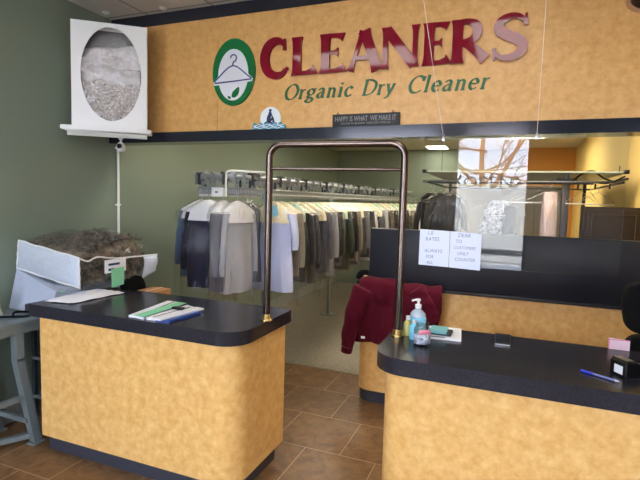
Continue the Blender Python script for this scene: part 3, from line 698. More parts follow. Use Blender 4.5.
# fur blanket in its bag
FX0, FX1, FY0, FY1, FZ0, FZ1 = -3.12, -2.56, 2.28, 2.90, .985, 1.21
def hump(x, y): return .055*math.sin(PI*min(1,max(0,(x-FX0+.1)/(FX1-FX0+.2))))+.05*math.sin(PI*min(1,max(0,(y-FY0)/(FY1-FY0)*.8)))+.012*math.sin(x*23+y*11)-.03*max(0,(x-FX0)/(FX1-FX0)-.5)
t = thing('bagged_fur_blanket', 'brown fur blanket in clear zipped bag with white end panel beside the left counter', 'bagged blanket', (-2.84, 2.57, FZ0))
def fz(w, s_):
    d = s_.normalized()*(.006*math.sin(w.x*70+w.y*40)*math.sin(w.y*90)+.010*math.sin(w.x*31+w.z*50+w.y*20))
    w = w+d
    if s_.z > 0: w.z += (hump(w.x, w.y)-.015)*s_.z
    else: w.z += .09*max(0,min(1,(FX1-w.x)/(FX1-FX0)))*-s_.z*.9
    return w
fb = soft_box(FX0+.01, FX1-.012, FY0+.012, FY1-.01, FZ0+.006, FZ1-.005, fz).done('fur_blanket', FURB, t)
# hair tufts as real small blades on the blanket, one mesh
m = MB(); R = random.Random(11)
for k in range(5200):
    u, v = R.random(), R.random(); side = R.random()
    if side < .55: p = Vector((FX0+.03+u*(FX1-FX0-.06), FY0+.03+v*(FY1-FY0-.06), FZ1-.02)); d = Vector((R.uniform(-1,1), R.uniform(-1,.4), R.uniform(.15,.5)))
    elif side < .85: p = Vector((FX1-.02, FY0+.03+u*(FY1-FY0-.06), FZ0+.02+v*(FZ1-FZ0-.07))); d = Vector((R.uniform(.15,.5), R.uniform(-1,1), R.uniform(-1,.4)))
    else: p = Vector((FX0+.05+u*(FX1-FX0-.1), FY0+.01, FZ1-.04-v*.03)); d = Vector((R.uniform(-1,1), R.uniform(-.5,-.1), R.uniform(-.3,.5)))
    if side < .55: p.z += hump(p.x, p.y)+.008
    d = d.normalized()*R.uniform(.025,.05); sd = d.cross(Vector((R.uniform(-1,1),R.uniform(-1,1),R.uniform(-1,1)))).normalized()*.004
    m.bm.faces.new([m.bm.verts.new(q) for q in (p-sd, p+sd, p+d)])
o = m.done('fur_pile', FUR, t, smooth=False); o['kind'] = 'stuff'
def wh(w, s_):
    w.y += .008*math.sin(w.x*14)*math.sin(w.z*20); w.z += .012*math.sin((w.x-FX0)*7); return w
# white end panel with piping all round
ep = [(FX0+.012, FZ1+.055), (FX1-.0, FZ1-.028), (FX1+.004, FZ0+.002), (FX0-.012, FZ0+.088)]
def epf(u, v):
    a = Vector(ep[0]).lerp(Vector(ep[1]), u); b = Vector(ep[3]).lerp(Vector(ep[2]), u); q = a.lerp(b, v)
    return (q.x, FY0-.006-.022*math.sin(PI*u)**.5*math.sin(PI*v)**.5+.003*math.sin(u*30+v*12), q.y)
m = MB(); m.grid(epf, 24, 12); m.done('end_panel', BAGW, t, solid=.003)
def loop(c, n=10):
    out = []
    for a, b in zip(c, c[1:]+c[:1]):
        for k in range(n): out.append(Vector(a).lerp(Vector(b), k/n)+Vector((0,.002*math.sin(k*2.1),.003*math.sin(k*1.7))))
    return out
MB().tube(loop([(a, FY0-.008, b) for a, b in ep]), .0065, 7, closed=True).done('piping', WHITE, t)['label'] = 'white piping'
MB().tube(bez([(FX1,FY0-.006,FZ1-.03),(FX1+.004,FY0+.06,FZ1-.055),(FX1+.006,FY0+.14,FZ1-.035),(FX1+.004,FY0+.3,FZ1-.06),(FX1+.01,FY1+.02,FZ1-.07),(FX1+.05,FY1+.05,FZ1-.065)], 6), .0065, 7).done('zip_edge', WHITE, t)['label'] = 'white zip edge'
m = MB(); m.grid(lambda u, v: (FX1+.012+.04*u+.01*math.sin(v*5), FY1-.06+.10*u, FZ1-.07-(.17-.05*u)*v), 8, 8); m.done('bag_flap', BAGW, t, solid=.003)
m = MB()
def vin(u, v):
    # clear top and long side of the bag
    y = FY0+u*(FY1-FY0)
    if v < .55: k = v/.55; return (FX0+.02+k*(FX1-FX0), y, FZ1+.02+hump(FX0+.02+k*(FX1-FX0), y)*(1-.8*k**4)-.05*k**4+.006*math.sin(u*12+k*9))
    k = (v-.55)/.45; return (FX1+.022+.008*math.sin(u*14+k*5), y, FZ1-.035-.03*u-k*(FZ1-FZ0-.075))
m.grid(vin, 24, 22); m.done('clear_vinyl', BAGV, t)
m = MB(); m.box(FX1+.032, FX1+.036, FY0+.17, FY0+.36, FZ0+.075, FZ0+.165, .001); m.done('paper_tag', PAPER, t)
MB().box(FX1+.0365, FX1+.038, FY0+.20, FY0+.30, FZ0+.125, FZ0+.14).box(FX1+.0365, FX1+.038, FY0+.2, FY0+.25, FZ0+.09, FZ0+.105).done('tag_print', NAVY, t, smooth=False)
MB().prism([(FY0+.22,FZ0+.10),(FY0+.34,FZ0+.105),(FY0+.335,FZ0-.02),(FY0+.225,FZ0-.03)], lambda a, b: (FX1+.0385, a, b), lambda a, b: (FX1+.0405, a, b)).done('green_ticket', TICKETG, t, smooth=False)
# white envelope bundle
t = thing('wrapped_parcel', 'flat white plastic-wrapped parcel lying on the left counter before the fur blanket', 'parcel', (-2.54, 2.3, .93))
def ev(u, v):
    a = Vector((-2.615,2.065)).lerp(Vector((-2.425,2.10)), u); b = Vector((-2.60,2.50)).lerp(Vector((-2.40,2.50)), u); q = a.lerp(b, v)
    return (q.x, q.y, .936+.026*(math.sin(PI*u)*math.sin(PI*v))**.45*(1+.2*math.sin(v*9+u*5))+.002*math.sin(u*21+v*17))
m = MB(); V = m.grid(ev, 16, 24); m.cap([v for v in V[0]][::-1]+[r_[0] for r_ in V[1:]]+V[-1][1:]+[r_[-1] for r_ in V[-2:0:-1]])
m.done('wrap', PAPER, t)
m = MB()
m.prism([(-2.56,2.22),(-2.49,2.23),(-2.47,2.40),(-2.54,2.40)], lambda a, b: (a, b, .963), lambda a, b: (a, b, .9645)); m.done('slip', PAPERB, t, smooth=False)
# leaflet stack with a green ticket
def flat(name, label, cat, quad, z0, z1, m_, group=None, curl=0):
    c = (sum(q[0] for q in quad)/4, sum(q[1] for q in quad)/4, z0); t = thing(name, label, cat, c, 0, group)
    m = MB()
    def f(z):
        def g(u, v):
            a = Vector(quad[0]).lerp(Vector(quad[1]), u); b = Vector(quad[3]).lerp(Vector(quad[2]), u); q = a.lerp(b, v)
            return (q.x, q.y, z+curl*(u-.5)**2*4*v*0+curl*abs(math.sin(u*PI*1.0+.4))*.5)
        return g
    A = m.grid(f(z1), 10, 6); B = m.grid(f(z0), 10, 6)
    rim = lambda V: V[0]+[r_[-1] for r_ in V[1:]]+V[-1][-2::-1]+[r_[0] for r_ in V[-2:0:-1]]
    a, b = rim(A), rim(B)
    for k in range(len(a)): m.bm.faces.new((a[k], a[(k+1) % len(a)], b[(k+1) % len(a)], b[k]))
    m.done('sheet', m_, t); return t
t = flat('leaflet', 'white folded leaflet with a thin brown rule, left of the leaflet stack', 'leaflet', [(-1.905,2.01),(-1.80,2.01),(-1.86,2.40),(-1.965,2.40)], .931, .943, PAPER, 'papers on the left counter', .006)
MB().prism([(-1.845,2.012),(-1.838,2.012),(-1.898,2.398),(-1.905,2.398)], lambda a, b: (a, b, .947), lambda a, b: (a, b, .949)).done('printed_rule', RULE, t, smooth=False)
t = flat('ticket_strip', 'pale green ticket strip lying across the leaflets on the left counter', 'ticket', [(-1.855,1.995),(-1.78,2.0),(-1.80,2.375),(-1.865,2.375)], .951, .9525, TICKETG, 'papers on the left counter')
t = flat('leaflet', 'white leaflet beside the green ticket strip, carrying the black pen', 'leaflet', [(-1.79,2.015),(-1.735,2.02),(-1.71,2.33),(-1.785,2.36)], .931, .946, PAPER, 'papers on the left counter')
MB().prism([(-1.757,2.03),(-1.75,2.03),(-1.728,2.32),(-1.735,2.32)], lambda a, b: (a, b, .9462), lambda a, b: (a, b, .9475)).done('printed_rule', RULE, t, smooth=False)
t = flat('blue_booklet', 'blue-covered booklet lowest on the right of the leaflet stack', 'booklet', [(-1.715,2.0),(-1.64,2.02),(-1.615,2.26),(-1.69,2.28)], .931, .942, BLUEC, 'papers on the left counter')
t = flat('leaflet', 'white leaflet lying on the blue booklet', 'leaflet', [(-1.728,1.99),(-1.675,1.995),(-1.63,2.31),(-1.69,2.32)], .943, .952, PAPER, 'papers on the left counter')
t = thing('black_clip', 'black clip resting on the leaflets of the left counter', 'clip', (-1.75, 2.24, .9476))
MB().box(-1.785, -1.715, 2.215, 2.25, .948, .962, .004).done('clip_jaw', BLACK, t)
MB().tube([(-1.715,2.225,.956),(-1.68,2.23,.965),(-1.68,2.24,.965),(-1.715,2.24,.956)], .003, 6).done('clip_wire', DGREY, t)
t = thing('cardboard_box', 'small brown cardboard box behind the left counter', 'box', (-2.42, 2.78, .0))
MB().box(-2.5, -2.34, 2.72, 2.9, 0, .905, .003).done('carton', CARD, t)
MB().box(-2.435, -2.405, 2.719, 2.901, .84, .9065).done('tape', PALER, t, smooth=False)
tag(soft_box(-2.62, -2.53, 2.66, 2.86, .0, .99, lambda w, s_: w+Vector((.01*math.sin(w.z*30), .012*math.sin(w.z*22+w.x*30), .01*math.sin(w.y*30)))).done('black_sack', BLACKF, origin=(-2.57,2.76,0)), 'black sack slumped behind the left counter', 'bag')

# ------------------------------------------------------------------ right counter things
Z = .93
t = thing('sanitizer_bottle', 'clear pump bottle with light blue label beside the arch post', 'bottle', (-.415, 2.43, Z))
MB().lathe([(0,0),(.034,0),(.037,.006),(.037,.09),(.034,.108),(.022,.122),(.013,.128),(.013,.136),(0,.136)], (-.415,2.43,Z), 24, 1.1, .75).done('bottle_body', GELB, t)
MB().lathe([(.0385,.03),(.0385,.088)], (-.415,2.43,Z), 24, 1.1, .76).done('bottle_label', LABELB, t, solid=.0006)
MB().lathe([(0,.134),(.016,.134),(.016,.152),(.007,.155),(.006,.172),(0,.172)], (-.415,2.43,Z), 18).done('pump_collar', WHITE, t)
MB().box(-.427, -.405, 2.422, 2.438, Z+.170, Z+.182, .003).bar((-.425,2.43,Z+.177),(-.448,2.425,Z+.169), .009, .008).done('pump_head', WHITE, t)
t = thing('tip_jar', 'glass jar with printed wrap and pink tape on the right counter', 'jar', (-.362, 2.255, Z))
MB().lathe([(0,.002),(.033,.002),(.038,.008),(.039,.07),(.036,.08),(.029,.088),(.029,.1),(.031,.104),(.031,.108),(.027,.108),(.027,.088),(.034,.078),(.036,.07),(.035,.01),(0,.006)], (-.362,2.255,Z), 28).done('jar_glass', JARG, t)
MB().lathe([(0,.008),(.031,.008),(.033,.02),(.032,.06),(.02,.068),(0,.064)], (-.362,2.255,Z), 20).done('folded_notes', mat('banknotes', rgb(200,206,206), .7, mottled=(60, rgb(96,112,116), 4)), t)
m = MB(); m.grid(lambda u, v: (-.362+.0397*math.cos(-2.6+u*2.6), 2.255+.0397*math.sin(-2.6+u*2.6), Z+.010+.048*v), 20, 4); m.done('printed_wrap', mat('jar_print', rgb(222,226,230), .5, mottled=(45, rgb(70,90,130), 3)), t, solid=.0006)
m = MB(); m.grid(lambda u, v: (-.362+.0402*math.cos(-1.75+u*1.9), 2.255+.0402*math.sin(-1.75+u*1.9), Z+.052+.008*math.sin(u*4)+.02*v), 16, 3); m.done('pink_tape', PINK, t, solid=.0006)
t = thing('small_bottle', 'small yellowish bottle behind the glass jar by the arch post', 'bottle', (-.452, 2.40, Z))
MB().lathe([(0,0),(.02,0),(.021,.005),(.021,.06),(.012,.075),(.009,.08),(0,.08)], (-.455,2.385,Z), 18).done('bottle_body', YELB, t)
MB().lathe([(0,.08),(.011,.08),(.011,.098),(0,.1)], (-.455,2.385,Z), 14).done('cap', WHITE, t)
t = thing('squeeze_bottle', 'pale blue small bottle squeezed between pump bottle and glass jar', 'bottle', (-.412, 2.33, Z))
MB().lathe([(0,0),(.022,0),(.024,.006),(.024,.06),(.014,.078),(0,.08)], (-.412,2.33,Z), 18).done('bottle_body', LABELB, t)
MB().lathe([(0,.079),(.01,.079),(.01,.095),(0,.096)], (-.412,2.33,Z), 14).done('cap', WHITE, t)
t = thing('notebook', 'open white notebook under the teal wallet on the right counter', 'notebook', (-.26, 2.52, Z))
m = MB().prism([(-.36,2.365),(-.193,2.383),(-.212,2.60),(-.375,2.58)], lambda a, b: (a, b, Z+.0005), lambda a, b: (a, b, Z+.012)); m.done('page_block', PAPER, t, smooth=False)
m = MB()
for k in range(9): m.bar((-.248+.005*k, 2.375+.0006*k, Z+.0123), (-.268+.005*k, 2.59, Z+.0123), .0008, .0006)
m.done('ruled_lines', PAPERB, t, smooth=False)
MB().prism([(-.355,2.368),(-.27,2.377),(-.275,2.385),(-.36,2.376)], lambda a, b: (a, b, Z+.0121), lambda a, b: (a, b, Z+.014)).done('page_edge', DGREY, t, smooth=False)
t = thing('teal_wallet', 'teal and black wallet lying on the white notebook', 'wallet', (-.30, 2.47, Z+.012))
MB().slab(rrect(-.352,-.245,2.405,2.51,(.008,)*4), Z+.0125, Z+.022, .002).done('wallet_cover', DGREY, t)
MB().slab(rrect(-.352,-.268,2.40,2.512,(.008,)*4), Z+.0222, Z+.034, .003).done('wallet_front', TEALW, t)
t = thing('black_phone', 'black phone lying face down in the middle of the right counter', 'phone', (-.003, 2.51, Z))
MB().slab(rrect(-.045,.033,2.415,2.60,(.012,)*4), Z+.0005, Z+.010, .002).done('phone_body', BLACK, t)
MB().slab(rrect(-.038,.026,2.424,2.592,(.008,)*4), Z+.0101, Z+.0108).done('screen', SCREEN, t)
MB().box(-.04, .028, 2.4125, 2.4155, Z+.002, Z+.007).done('side_edge', CHROME, t, smooth=False)
t = thing('blue_pen', 'blue ballpoint pen with clear barrel near the counter edge', 'pen', (.355, 2.14, Z))
P0, P1 = Vector((.298,2.175,Z+.0055)), Vector((.42,2.10,Z+.0055))
L_ = lambda k: P0.lerp(P1, k)
MB().tube([L_(.0),L_(.02),L_(.3),L_(.34)], [.004,.0055,.0055,.0045], 10).done('pen_cap', BLUE, t)['label'] = 'blue pen cap'
MB().tube([L_(.34),L_(.9)], .0045, 10).done('barrel', mat('pen_barrel', rgb(120,130,190), .15), t)
MB().tube([L_(.9),L_(.96),L_(1)], [.0042,.003,.0008], 8).done('tip', CHROME, t)
t = thing('card_terminal', 'black card payment terminal at the far right of the counter', 'card terminal', (.515, 2.25, Z), math.radians(122))
m = MB(); m.prism([(-.10,0),(.10,0),(.10,.022),(.07,.030),(-.02,.034),(-.045,.062),(-.09,.066),(-.10,.055)], lambda a, b: (-.042, -a, b+.001), lambda a, b: (.042, -a, b+.001), .004); m.done('terminal_body', BLACK, t, local=True)
MB().prism([(-.032,.028),(.032,.028),(.032,.072),(-.032,.072)], lambda a, b: (a, b-.028, .039), lambda a, b: (a, b-.028, .0415)).done('screen', SCREEN, t, local=True, smooth=False)
for i in range(4):
    for j in range(3): MB().box(-.03+j*.022, -.014+j*.022, -.085+i*.016, -.074+i*.016, .026, .033, .001).done('keypad_key', DGREY, t, local=True)
MB().box(-.03, .012, .1035, .1055, .012, .045).done('side_label', PAPER, t, local=True, smooth=False)
MB().box(-.03, .03, .06, .09, .0665, .069).done('paper_slot', CHROME, t, local=True, smooth=False)
t = thing('pink_edged_card', 'pink-edged white card propped at the back edge of the right counter', 'card', (.51, 2.6, Z))
MB().prism([(.463,Z+.001),(.55,Z+.001),(.55,Z+.05),(.463,Z+.055)], lambda a, b: (a, 2.595, b), lambda a, b: (a, 2.598, b)).done('card_sheet', PINKC, t, smooth=False)
MB().box(.461, .467, 2.5935, 2.5945, Z+.001, Z+.055).box(.467, .55, 2.5935, 2.5945, Z+.046, Z+.051).done('pink_border', PINK, t, smooth=False)

# black office chair behind the right counter
t = thing('office_chair', 'black high-backed office chair behind the right counter, cut by the right of the photo', 'chair', (.76, 2.9, 0))
def chair_back(w, s_):
    w.y += .05*(s_.z**2)-.03*abs(s_.x); return w
def cb(w, s_): w.x = .80+(w.x-.80)*(1-.12*max(0, s_.z)**2-.06*max(0,-s_.z)); w.y += .04*s_.z+.03*s_.x**2; return w
soft_box(.585, 1.015, 2.82, 2.92, .99, 1.235, cb).done('headrest', BLACKF, t)
soft_box(.60, 1.0, 2.82, 2.92, .62, .97, cb).done('backrest', BLACKF, t)
soft_box(.57, 1.03, 2.90, 3.38, .44, .54).done('seat', BLACKF, t)
for x in (.60, 1.0): MB().tube(bez([(x,2.95,.47),(x-.01,2.93,.6),(x,2.98,.69),(x,3.2,.69),(x,3.25,.5)], 5), .02, 8).done('armrest', BLACK, t)
MB().tube([(.8,3.13,.06),(.8,3.13,.45)], .03, 12).bar((.8,2.94,.47),(.8,2.89,.75), .06, .02).done('column', BLACK, t)
for k in range(5):
    a = k*2*PI/5+.3; e = Vector((.8+.28*math.cos(a), 3.13+.28*math.sin(a), .06))
    lg = MB().tube([(.8,3.13,.09), e], [.028,.016], 8).done('leg', BLACK, t)
    MB().tube([(e.x-.012*math.sin(a), e.y+.012*math.cos(a), .028), (e.x+.012*math.sin(a), e.y-.012*math.cos(a), .028)], .028, 14).done('caster', BLACK, t)

t.location.x -= .045; t.location.y -= .12

# ------------------------------------------------------------------ maroon sweatshirt over the back counter ledge
t = thing('maroon_sweatshirt', 'maroon sweatshirt draped over the ledge of the rear counter', 'sweatshirt', (-.75, 3.48, .975))
m = MB()
def sw(u, v):
    # v: 0 on the ledge near the panel .. .2 ledge lip .. 1 hem ; u: left .. right
    xl = -1.04-.03*v; xr = -.44+.015*math.sin(v*5)
    x = xl+(xr-xl)*u
    hem = .50+.03*math.sin(u*3+1)+.22*max(0, u-.45)**1.1*1.0
    wr = .016*math.sin(u*17+v*5)+.010*math.sin(u*31-v*11)
    top = .995+.02*math.sin(u*5+.5)*(1 if u < .6 else .4)
    if v < .15: k = v/.15; return (x, 3.548-.06*k, top+.006*math.sin(u*20))
    k = (v-.15)/.85
    z = top-.012-(top-hem)*k
    lean = .03*max(0, u-.75)
    return (x, 3.478-.028*math.sin(PI*min(1,k*3))**.5*.8-.02*k*0+wr*min(1,k*2.5)*.9+.02*k, z)
m.grid(sw, 46, 34); m.done('body', MAROON, t, solid=.022, subsurf=1)
def sleeve(pts, rs, flat_=.55):
    m = MB(); P = bez(pts, 6); n = len(P)
    def f(u, v):
        i = min(n-1, int(v*(n-1)+.5)); p = P[i]; r = rs[0]+(rs[1]-rs[0])*v
        tt = (P[min(i+1,n-1)]-P[max(i-1,0)]).normalized(); sx = Vector((tt.z, 0, -tt.x)).normalized(); a = u*2*PI
        q = p+sx*r*math.cos(a)*(1+.06*math.sin(v*19))+Vector((0, r*flat_*math.sin(a)+.006*math.sin(v*23+a*2), 0)); return q
    V = m.grid(f, 18, n, closed_u=True); m.cap(V[0]); m.cap(V[-1], True); return m
sleeve([(-1.0,3.455,.95),(-1.055,3.44,.80),(-1.095,3.435,.62),(-1.115,3.435,.48)], (.085,.05)).done('sleeve', MAROON, t, subsurf=1)
MB().tube([(-1.112,3.435,.485),(-1.119,3.435,.44)], [.046,.042], 14).done('cuff', MAROON, t)
sleeve([(-.62,3.46,.97),(-.55,3.445,.88),(-.50,3.45,.80),(-.47,3.455,.74)], (.075,.05), .45).done('sleeve', MAROON, t, subsurf=1)
MB().box(-1.005, -.975, 3.428, 3.431, .565, .582).done('chest_logo', PAPER, t, smooth=False)
t = thing('black_beanie', 'black beanie with gold badge lying on the rear counter ledge above the sweatshirt', 'cap', (-1.06, 3.54, .975))
MB().lathe([(0,.07),(.03,.066),(.055,.045),(.065,.015),(.066,0),(0,0)], (-1.045,3.60,.995), 18).done('crown', BLACKF, t)
MB().box(-1.03, -1.0, 3.532, 3.537, 1.005, 1.03, .002).done('badge', mat('gold_badge', rgb(226,200,120), .4), t)['label'] = 'gold badge'

# ------------------------------------------------------------------ garment conveyor
t = thing('garment_conveyor', 'grey overhead garment conveyor running away along the green wall', 'conveyor', (-2.03, 3.6, 0))
def path(s_):
    """near rail: from the loop end back into the shop"""
    y = 3.62+s_
    x = -2.03+(.5*((y-6)/2.4)**2 if y > 6 else 0)
    return Vector((x, y, 0))
near = [path(k*.2) for k in range(24)]
arc = [Vector((-2.305+.275*math.cos(a), 3.62-.2*math.sin(a), 0)) for a in [k/10*PI for k in range(1, 10)]]
far = [path(k*.2)+Vector((-.55,0,0)) for k in range(24)]
loopp = near[::-1]+arc+far
MB().tube([p+Vector((0,0,1.765)) for p in loopp], .022, 10).done('upper_rail', GREYB, t)
def strip(off, z0, z1, th=.004):
    m = MB(); n = len(loopp)
    for i in range(n-1):
        a, b = loopp[i], loopp[i+1]; m.bar((a.x, a.y, (z0+z1)/2), (b.x, b.y, (z0+z1)/2), th, z1-z0, up=(0,0,1))
    return m
m = MB(); m.tube([p+Vector((0,0,1.672)) for p in loopp], .011, 6).tube([p+Vector((0,0,1.628)) for p in loopp], .009, 6); m.done('lower_rail', GREYB, t)
m = MB()
for i in range(len(loopp)-1):
    for k in range(5):
        p = loopp[i].lerp(loopp[i+1], k/5); m.tube([(p.x,p.y,1.668),(p.x,p.y,1.60)], .0035, 4, caps=False)
o = m.done('hook_tines', CHROME, t); o['kind'] = 'stuff'
m = MB()
for i in range(len(loopp)-1):
    a, b = loopp[i], loopp[i+1]; m.bar((a.x,a.y,1.65),(b.x,b.y,1.65), .002, .03)
m.done('web_plate', GREY, t, smooth=False)
# carrier brackets on top of the rails
for i in range(2, len(loopp)-1, 1):
    if len(loopp)-i < 24 and i % 2: continue
    p = loopp[i]; d = (loopp[i+1]-p).normalized(); nrm = Vector((d.y, -d.x, 0))
    m = MB()
    m.bar(p+Vector((0,0,1.74))-d*.035, p+Vector((0,0,1.80))+d*.035, .012, .03).bar(p+nrm*.028+Vector((0,0,1.62)), p+nrm*.028+Vector((0,0,1.80)), .022, .008).bar(p-nrm*.028+Vector((0,0,1.70)), p-nrm*.028+Vector((0,0,1.80)), .022, .008)
    m.bar(p-nrm*.05+Vector((0,0,1.795)), p+nrm*.05+Vector((0,0,1.795)), .03, .012)
    m.done('carrier_bracket', GREYB if i % 3 else DGREY, t, smooth=False)
MB().box(-2.31, -2.20, 3.365, 3.38, 1.60, 1.675, .004).box(-2.30, -2.21, 3.38, 3.42, 1.605, 1.67, .003).done('control_box', WHITE, t)['label'] = 'white control box'
MB().box(-2.272, -2.245, 3.362, 3.3655, 1.63, 1.645).done('box_print', GREY, t, smooth=False)
MB().tube(bez([(-2.185,3.39,1.60),(-2.185,3.39,1.77),(-2.175,3.395,1.805),(-2.14,3.41,1.815)],5)+[Vector(q) for q in ((-1.95,3.47,1.808),(-1.88,3.5,1.805))], .009, 8).done('guard_pipe', WPAINT, t)['label'] = 'white guard pipe'
MB().tube([(-1.955,3.66,1.605),(-1.955,3.69,1.605)], .045, 20).tube([(-1.955,3.645,1.605),(-1.955,3.66,1.605)], .02, 12).done('drive_wheel', GREYB, t)
for x, y in ((-2.305, 4.3), (-2.305, 6.2)):
    MB().tube([(x,y,.01),(x,y,1.765)], .022, 10).box(x-.09, x+.09, y-.09, y+.09, .004, .014).bar((x-.28,y,1.75),(x+.28,y,1.75), .03, .03).done('support_post', GREYB, t)
MB().bar((-1.975,3.68,1.3),(-1.975,3.68,1.62), .02, .02).bar((-1.975,3.68,1.32),(-2.305,4.3,1.32), .02, .02).done('brace', GREYB, t, smooth=False)

# garments: one of each kind is built in local coordinates hanging from (0,0,0) = hanger hook
def section(w, th, z, sharp=.8, ph=0, amp=0, n=26, y0=0):
    out = []
    for k in range(n):
        a = 2*PI*k/n; c, s_ = math.cos(a), math.sin(a)
        x = w*math.copysign(abs(c)**sharp, c); y = th*math.copysign(abs(s_)**.9, s_)
        y += amp*math.sin(a*5+ph)+amp*.6*math.sin(a*9-ph*1.7); x += amp*.5*math.sin(a*7+ph)
        out.append((x, y+y0, z))
    return out
def loft(m, secs, caps=True):
    V = [[m.bm.verts.new(p) for p in s_] for s_ in secs]; n = len(V[0])
    for A, B in zip(V, V[1:]):
        for k in range(n): m.bm.faces.new((A[k], A[(k+1) % n], B[(k+1) % n], B[k]))
    if caps: m.bm.faces.new(V[0][::-1]); m.bm.faces.new(V[-1])
    return m
SHARED = {}
def part_mesh(key, build, m_, name, parent, **kw):
    """first use builds the mesh, later uses share a copy of the object"""
    k = (key, m_.name)
    if k not in SHARED:
        o = build().done(name, m_, parent, local=True, **kw); SHARED[k] = o; return o
    o = SHARED[k].copy(); C.objects.link(o); o.parent = parent; o.name = name; return o
def hanger_mesh():
    m = MB(); hk = bez([(0,0,-.05),(0,0,-.022),(.014,0,.0),(.004,0,.018),(-.016,0,.01),(-.02,0,-.008)], 4)
    m.tube(hk, .0022, 5); m.tube([(0,0,-.05),(-.20,0,-.135),(-.205,0,-.15),(.205,0,-.15),(.20,0,-.135),(0,0,-.05)], .0022, 5); return m
def shirt_mesh(L, w, seed):
    R = random.Random(seed); p = R.uniform(0, 6); m = MB(); secs = []
    for z, ww, th in ((-.065,.055,.035),(-.085,.075,.045),(-.11,.13,.04),(-.135,.185,.045),(-.165,w,.05),(-.24,w*.98,.055),(-.36,w*.95,.055),(-.5,w*.96,.055),(-.62,w*.99,.06),(-L,w*1.02,.06)):
        ww = min(ww, w); secs.append(section(ww, th, z, .8, p+z*3, .003+.016*min(1, max(0, -z-.2)*2)))
    loft(m, secs)
    return m
def sleeve_mesh(w, L, seed, s_):
    m = MB(); secs = []
    for k in range(8):
        v = k/7; z = -.15-L*v; x = s_*(w-.015+.055*math.sin(v*1.8)); r = .062-.02*v
        secs.append([(x+r*.62*math.cos(a)*(1+.1*math.sin(v*17)), r*.85*math.sin(a)-.012*v+.004*math.sin(v*20+a*2), z) for a in [2*PI*i/12 for i in range(12)]])
    return loft(m, secs)
def trousers_mesh(L, w, seed):
    R = random.Random(seed); p = R.uniform(0,6); m = MB(); secs = []
    for k in range(9):
        v = k/8; secs.append(section(w*(1-.12*v), .03+.015*v, -.155-(L-.155)*v, .7, p+v*2, .004+.008*v))
    loft(m, secs); return m
def cover_mesh(z1, w):
    m = MB(); secs = []
    for z, ww, th in ((-.045,.02,.014),(-.065,.07,.045),(-.10,.135,.058),(-.135,.2,.066),(-.17,w+.012,.072),(z1,w+.022,.080)):
        secs.append(section(ww, th, z, .75, z*4, .003))
    return loft(m, secs, False)
def film_mesh(L, w, seed):
    R = random.Random(seed+9); p = R.uniform(0,6); m = MB(); secs = []
    for k in range(15):
        v = k/14; z = -.04-(L-.04)*v; ww = min(w+.07, .03+(-z-.03)*1.75); th = min(.082, .03+(-z-.03)*.8)
        secs.append(section(ww*(1+.03*math.sin(v*11+p)), th*(1+.12*math.sin(v*14+p)), z, .75, p+v*5, .004+.014*v, 34))
    return loft(m, secs, False)
def ticket_mesh():
    return MB().prism([(-.032,-.06),(.028,-.04),(.05,-.135),(-.008,-.155)], lambda a, b: (a+.06, -.085, b-.03), lambda a, b: (a+.06, -.0865, b-.03))
def garment(label, loc, rz, col, kind='shirt', L=.74, w=.2, cover='W', tick=None, film=True, sleeve=True, filmL=None, group='garments on the conveyor', name=None):
    t = thing(name or {'shirt':'hanging_shirt','trousers':'hanging_trousers','jacket':'hanging_jacket'}[kind], label, {'shirt':'shirt','trousers':'trousers','jacket':'jacket'}[kind], loc, rz, group)
    sd = int(L*100)
    part_mesh('hanger', hanger_mesh, CHROME, 'hanger', t)
    if kind == 'trousers': part_mesh(('tr', L, w), lambda: trousers_mesh(L, w, sd), CLOTHS[col] if isinstance(col, str) else col, 'trouser_legs', t)
    else:
        cm = CLOTHS[col] if isinstance(col, str) else col
        part_mesh(('sh', L, w), lambda: shirt_mesh(L, w, sd), cm, 'garment_body', t)
        if sleeve:
            for q in (-1, 1): part_mesh(('sl', L, w, sleeve, q), lambda: sleeve_mesh(w, .5 if sleeve is True else sleeve, sd, q), cm, 'sleeve', t)
    if cover: part_mesh(('cv', w, cover), lambda: cover_mesh(-.222 if cover == 'W' else -.235, w), {'W':COVERW,'P':COVERP,'G':COVERG}[cover], 'paper_cover', t)['label'] = 'white paper shoulder cover'
    if tick: part_mesh('tick', ticket_mesh, TICKETB if tick == 'B' else TICKETG, 'ticket', t, smooth=False)['label'] = ('light blue ticket' if tick == 'B' else 'pale green ticket')
    if film: part_mesh(('fm', L, w, filmL), lambda: film_mesh(filmL or L+.12, w, sd), FILM, 'plastic_cover', t)['label'] = 'clear plastic cover'
    return t
HZ = 1.615
# the cluster on the loop end
garment('denim-blue shirt in shiny clear plastic, outermost at the loop end of the conveyor', (-2.645,3.71,HZ), .2, 'denim', L=.76, w=.19, filmL=.93)
garment('dark navy jacket under a white paper cover at the conveyor loop end', (-2.425,3.50,HZ), .33, 'navy', 'jacket', L=.80, w=.175, filmL=.9)
garment('grey shirt with narrow white cover, right of the navy jacket', (-2.215,3.40,HZ), 1.8, 'grey', L=.78, w=.17, filmL=.92)
garment('light grey shirt in clear plastic, second right of the navy jacket', (-2.11,3.45,HZ), 1.4, 'lightgrey', L=.8, w=.17, filmL=.92)
garment('slate shirt half hidden behind the pale blue shirt', (-2.20,3.76,HZ), 1.25, 'slate', L=.78, w=.17, cover=None)
garment('pale lavender-blue shirt with yellow-print cover and light blue ticket, seen behind the arch post', (-2.015,3.92,HZ), -.12, 'paleblue', L=.86, w=.205, cover='P', tick='B', sleeve=.32, filmL=.98)
cols = ['khaki','black','charcoal','navy','grey','lightgrey','charcoal','grey','forest','black','khaki','slate','grey','charcoal','white','navy','lightgrey','taupe','black','grey','charcoal','khaki','white','slate','black','khaki']
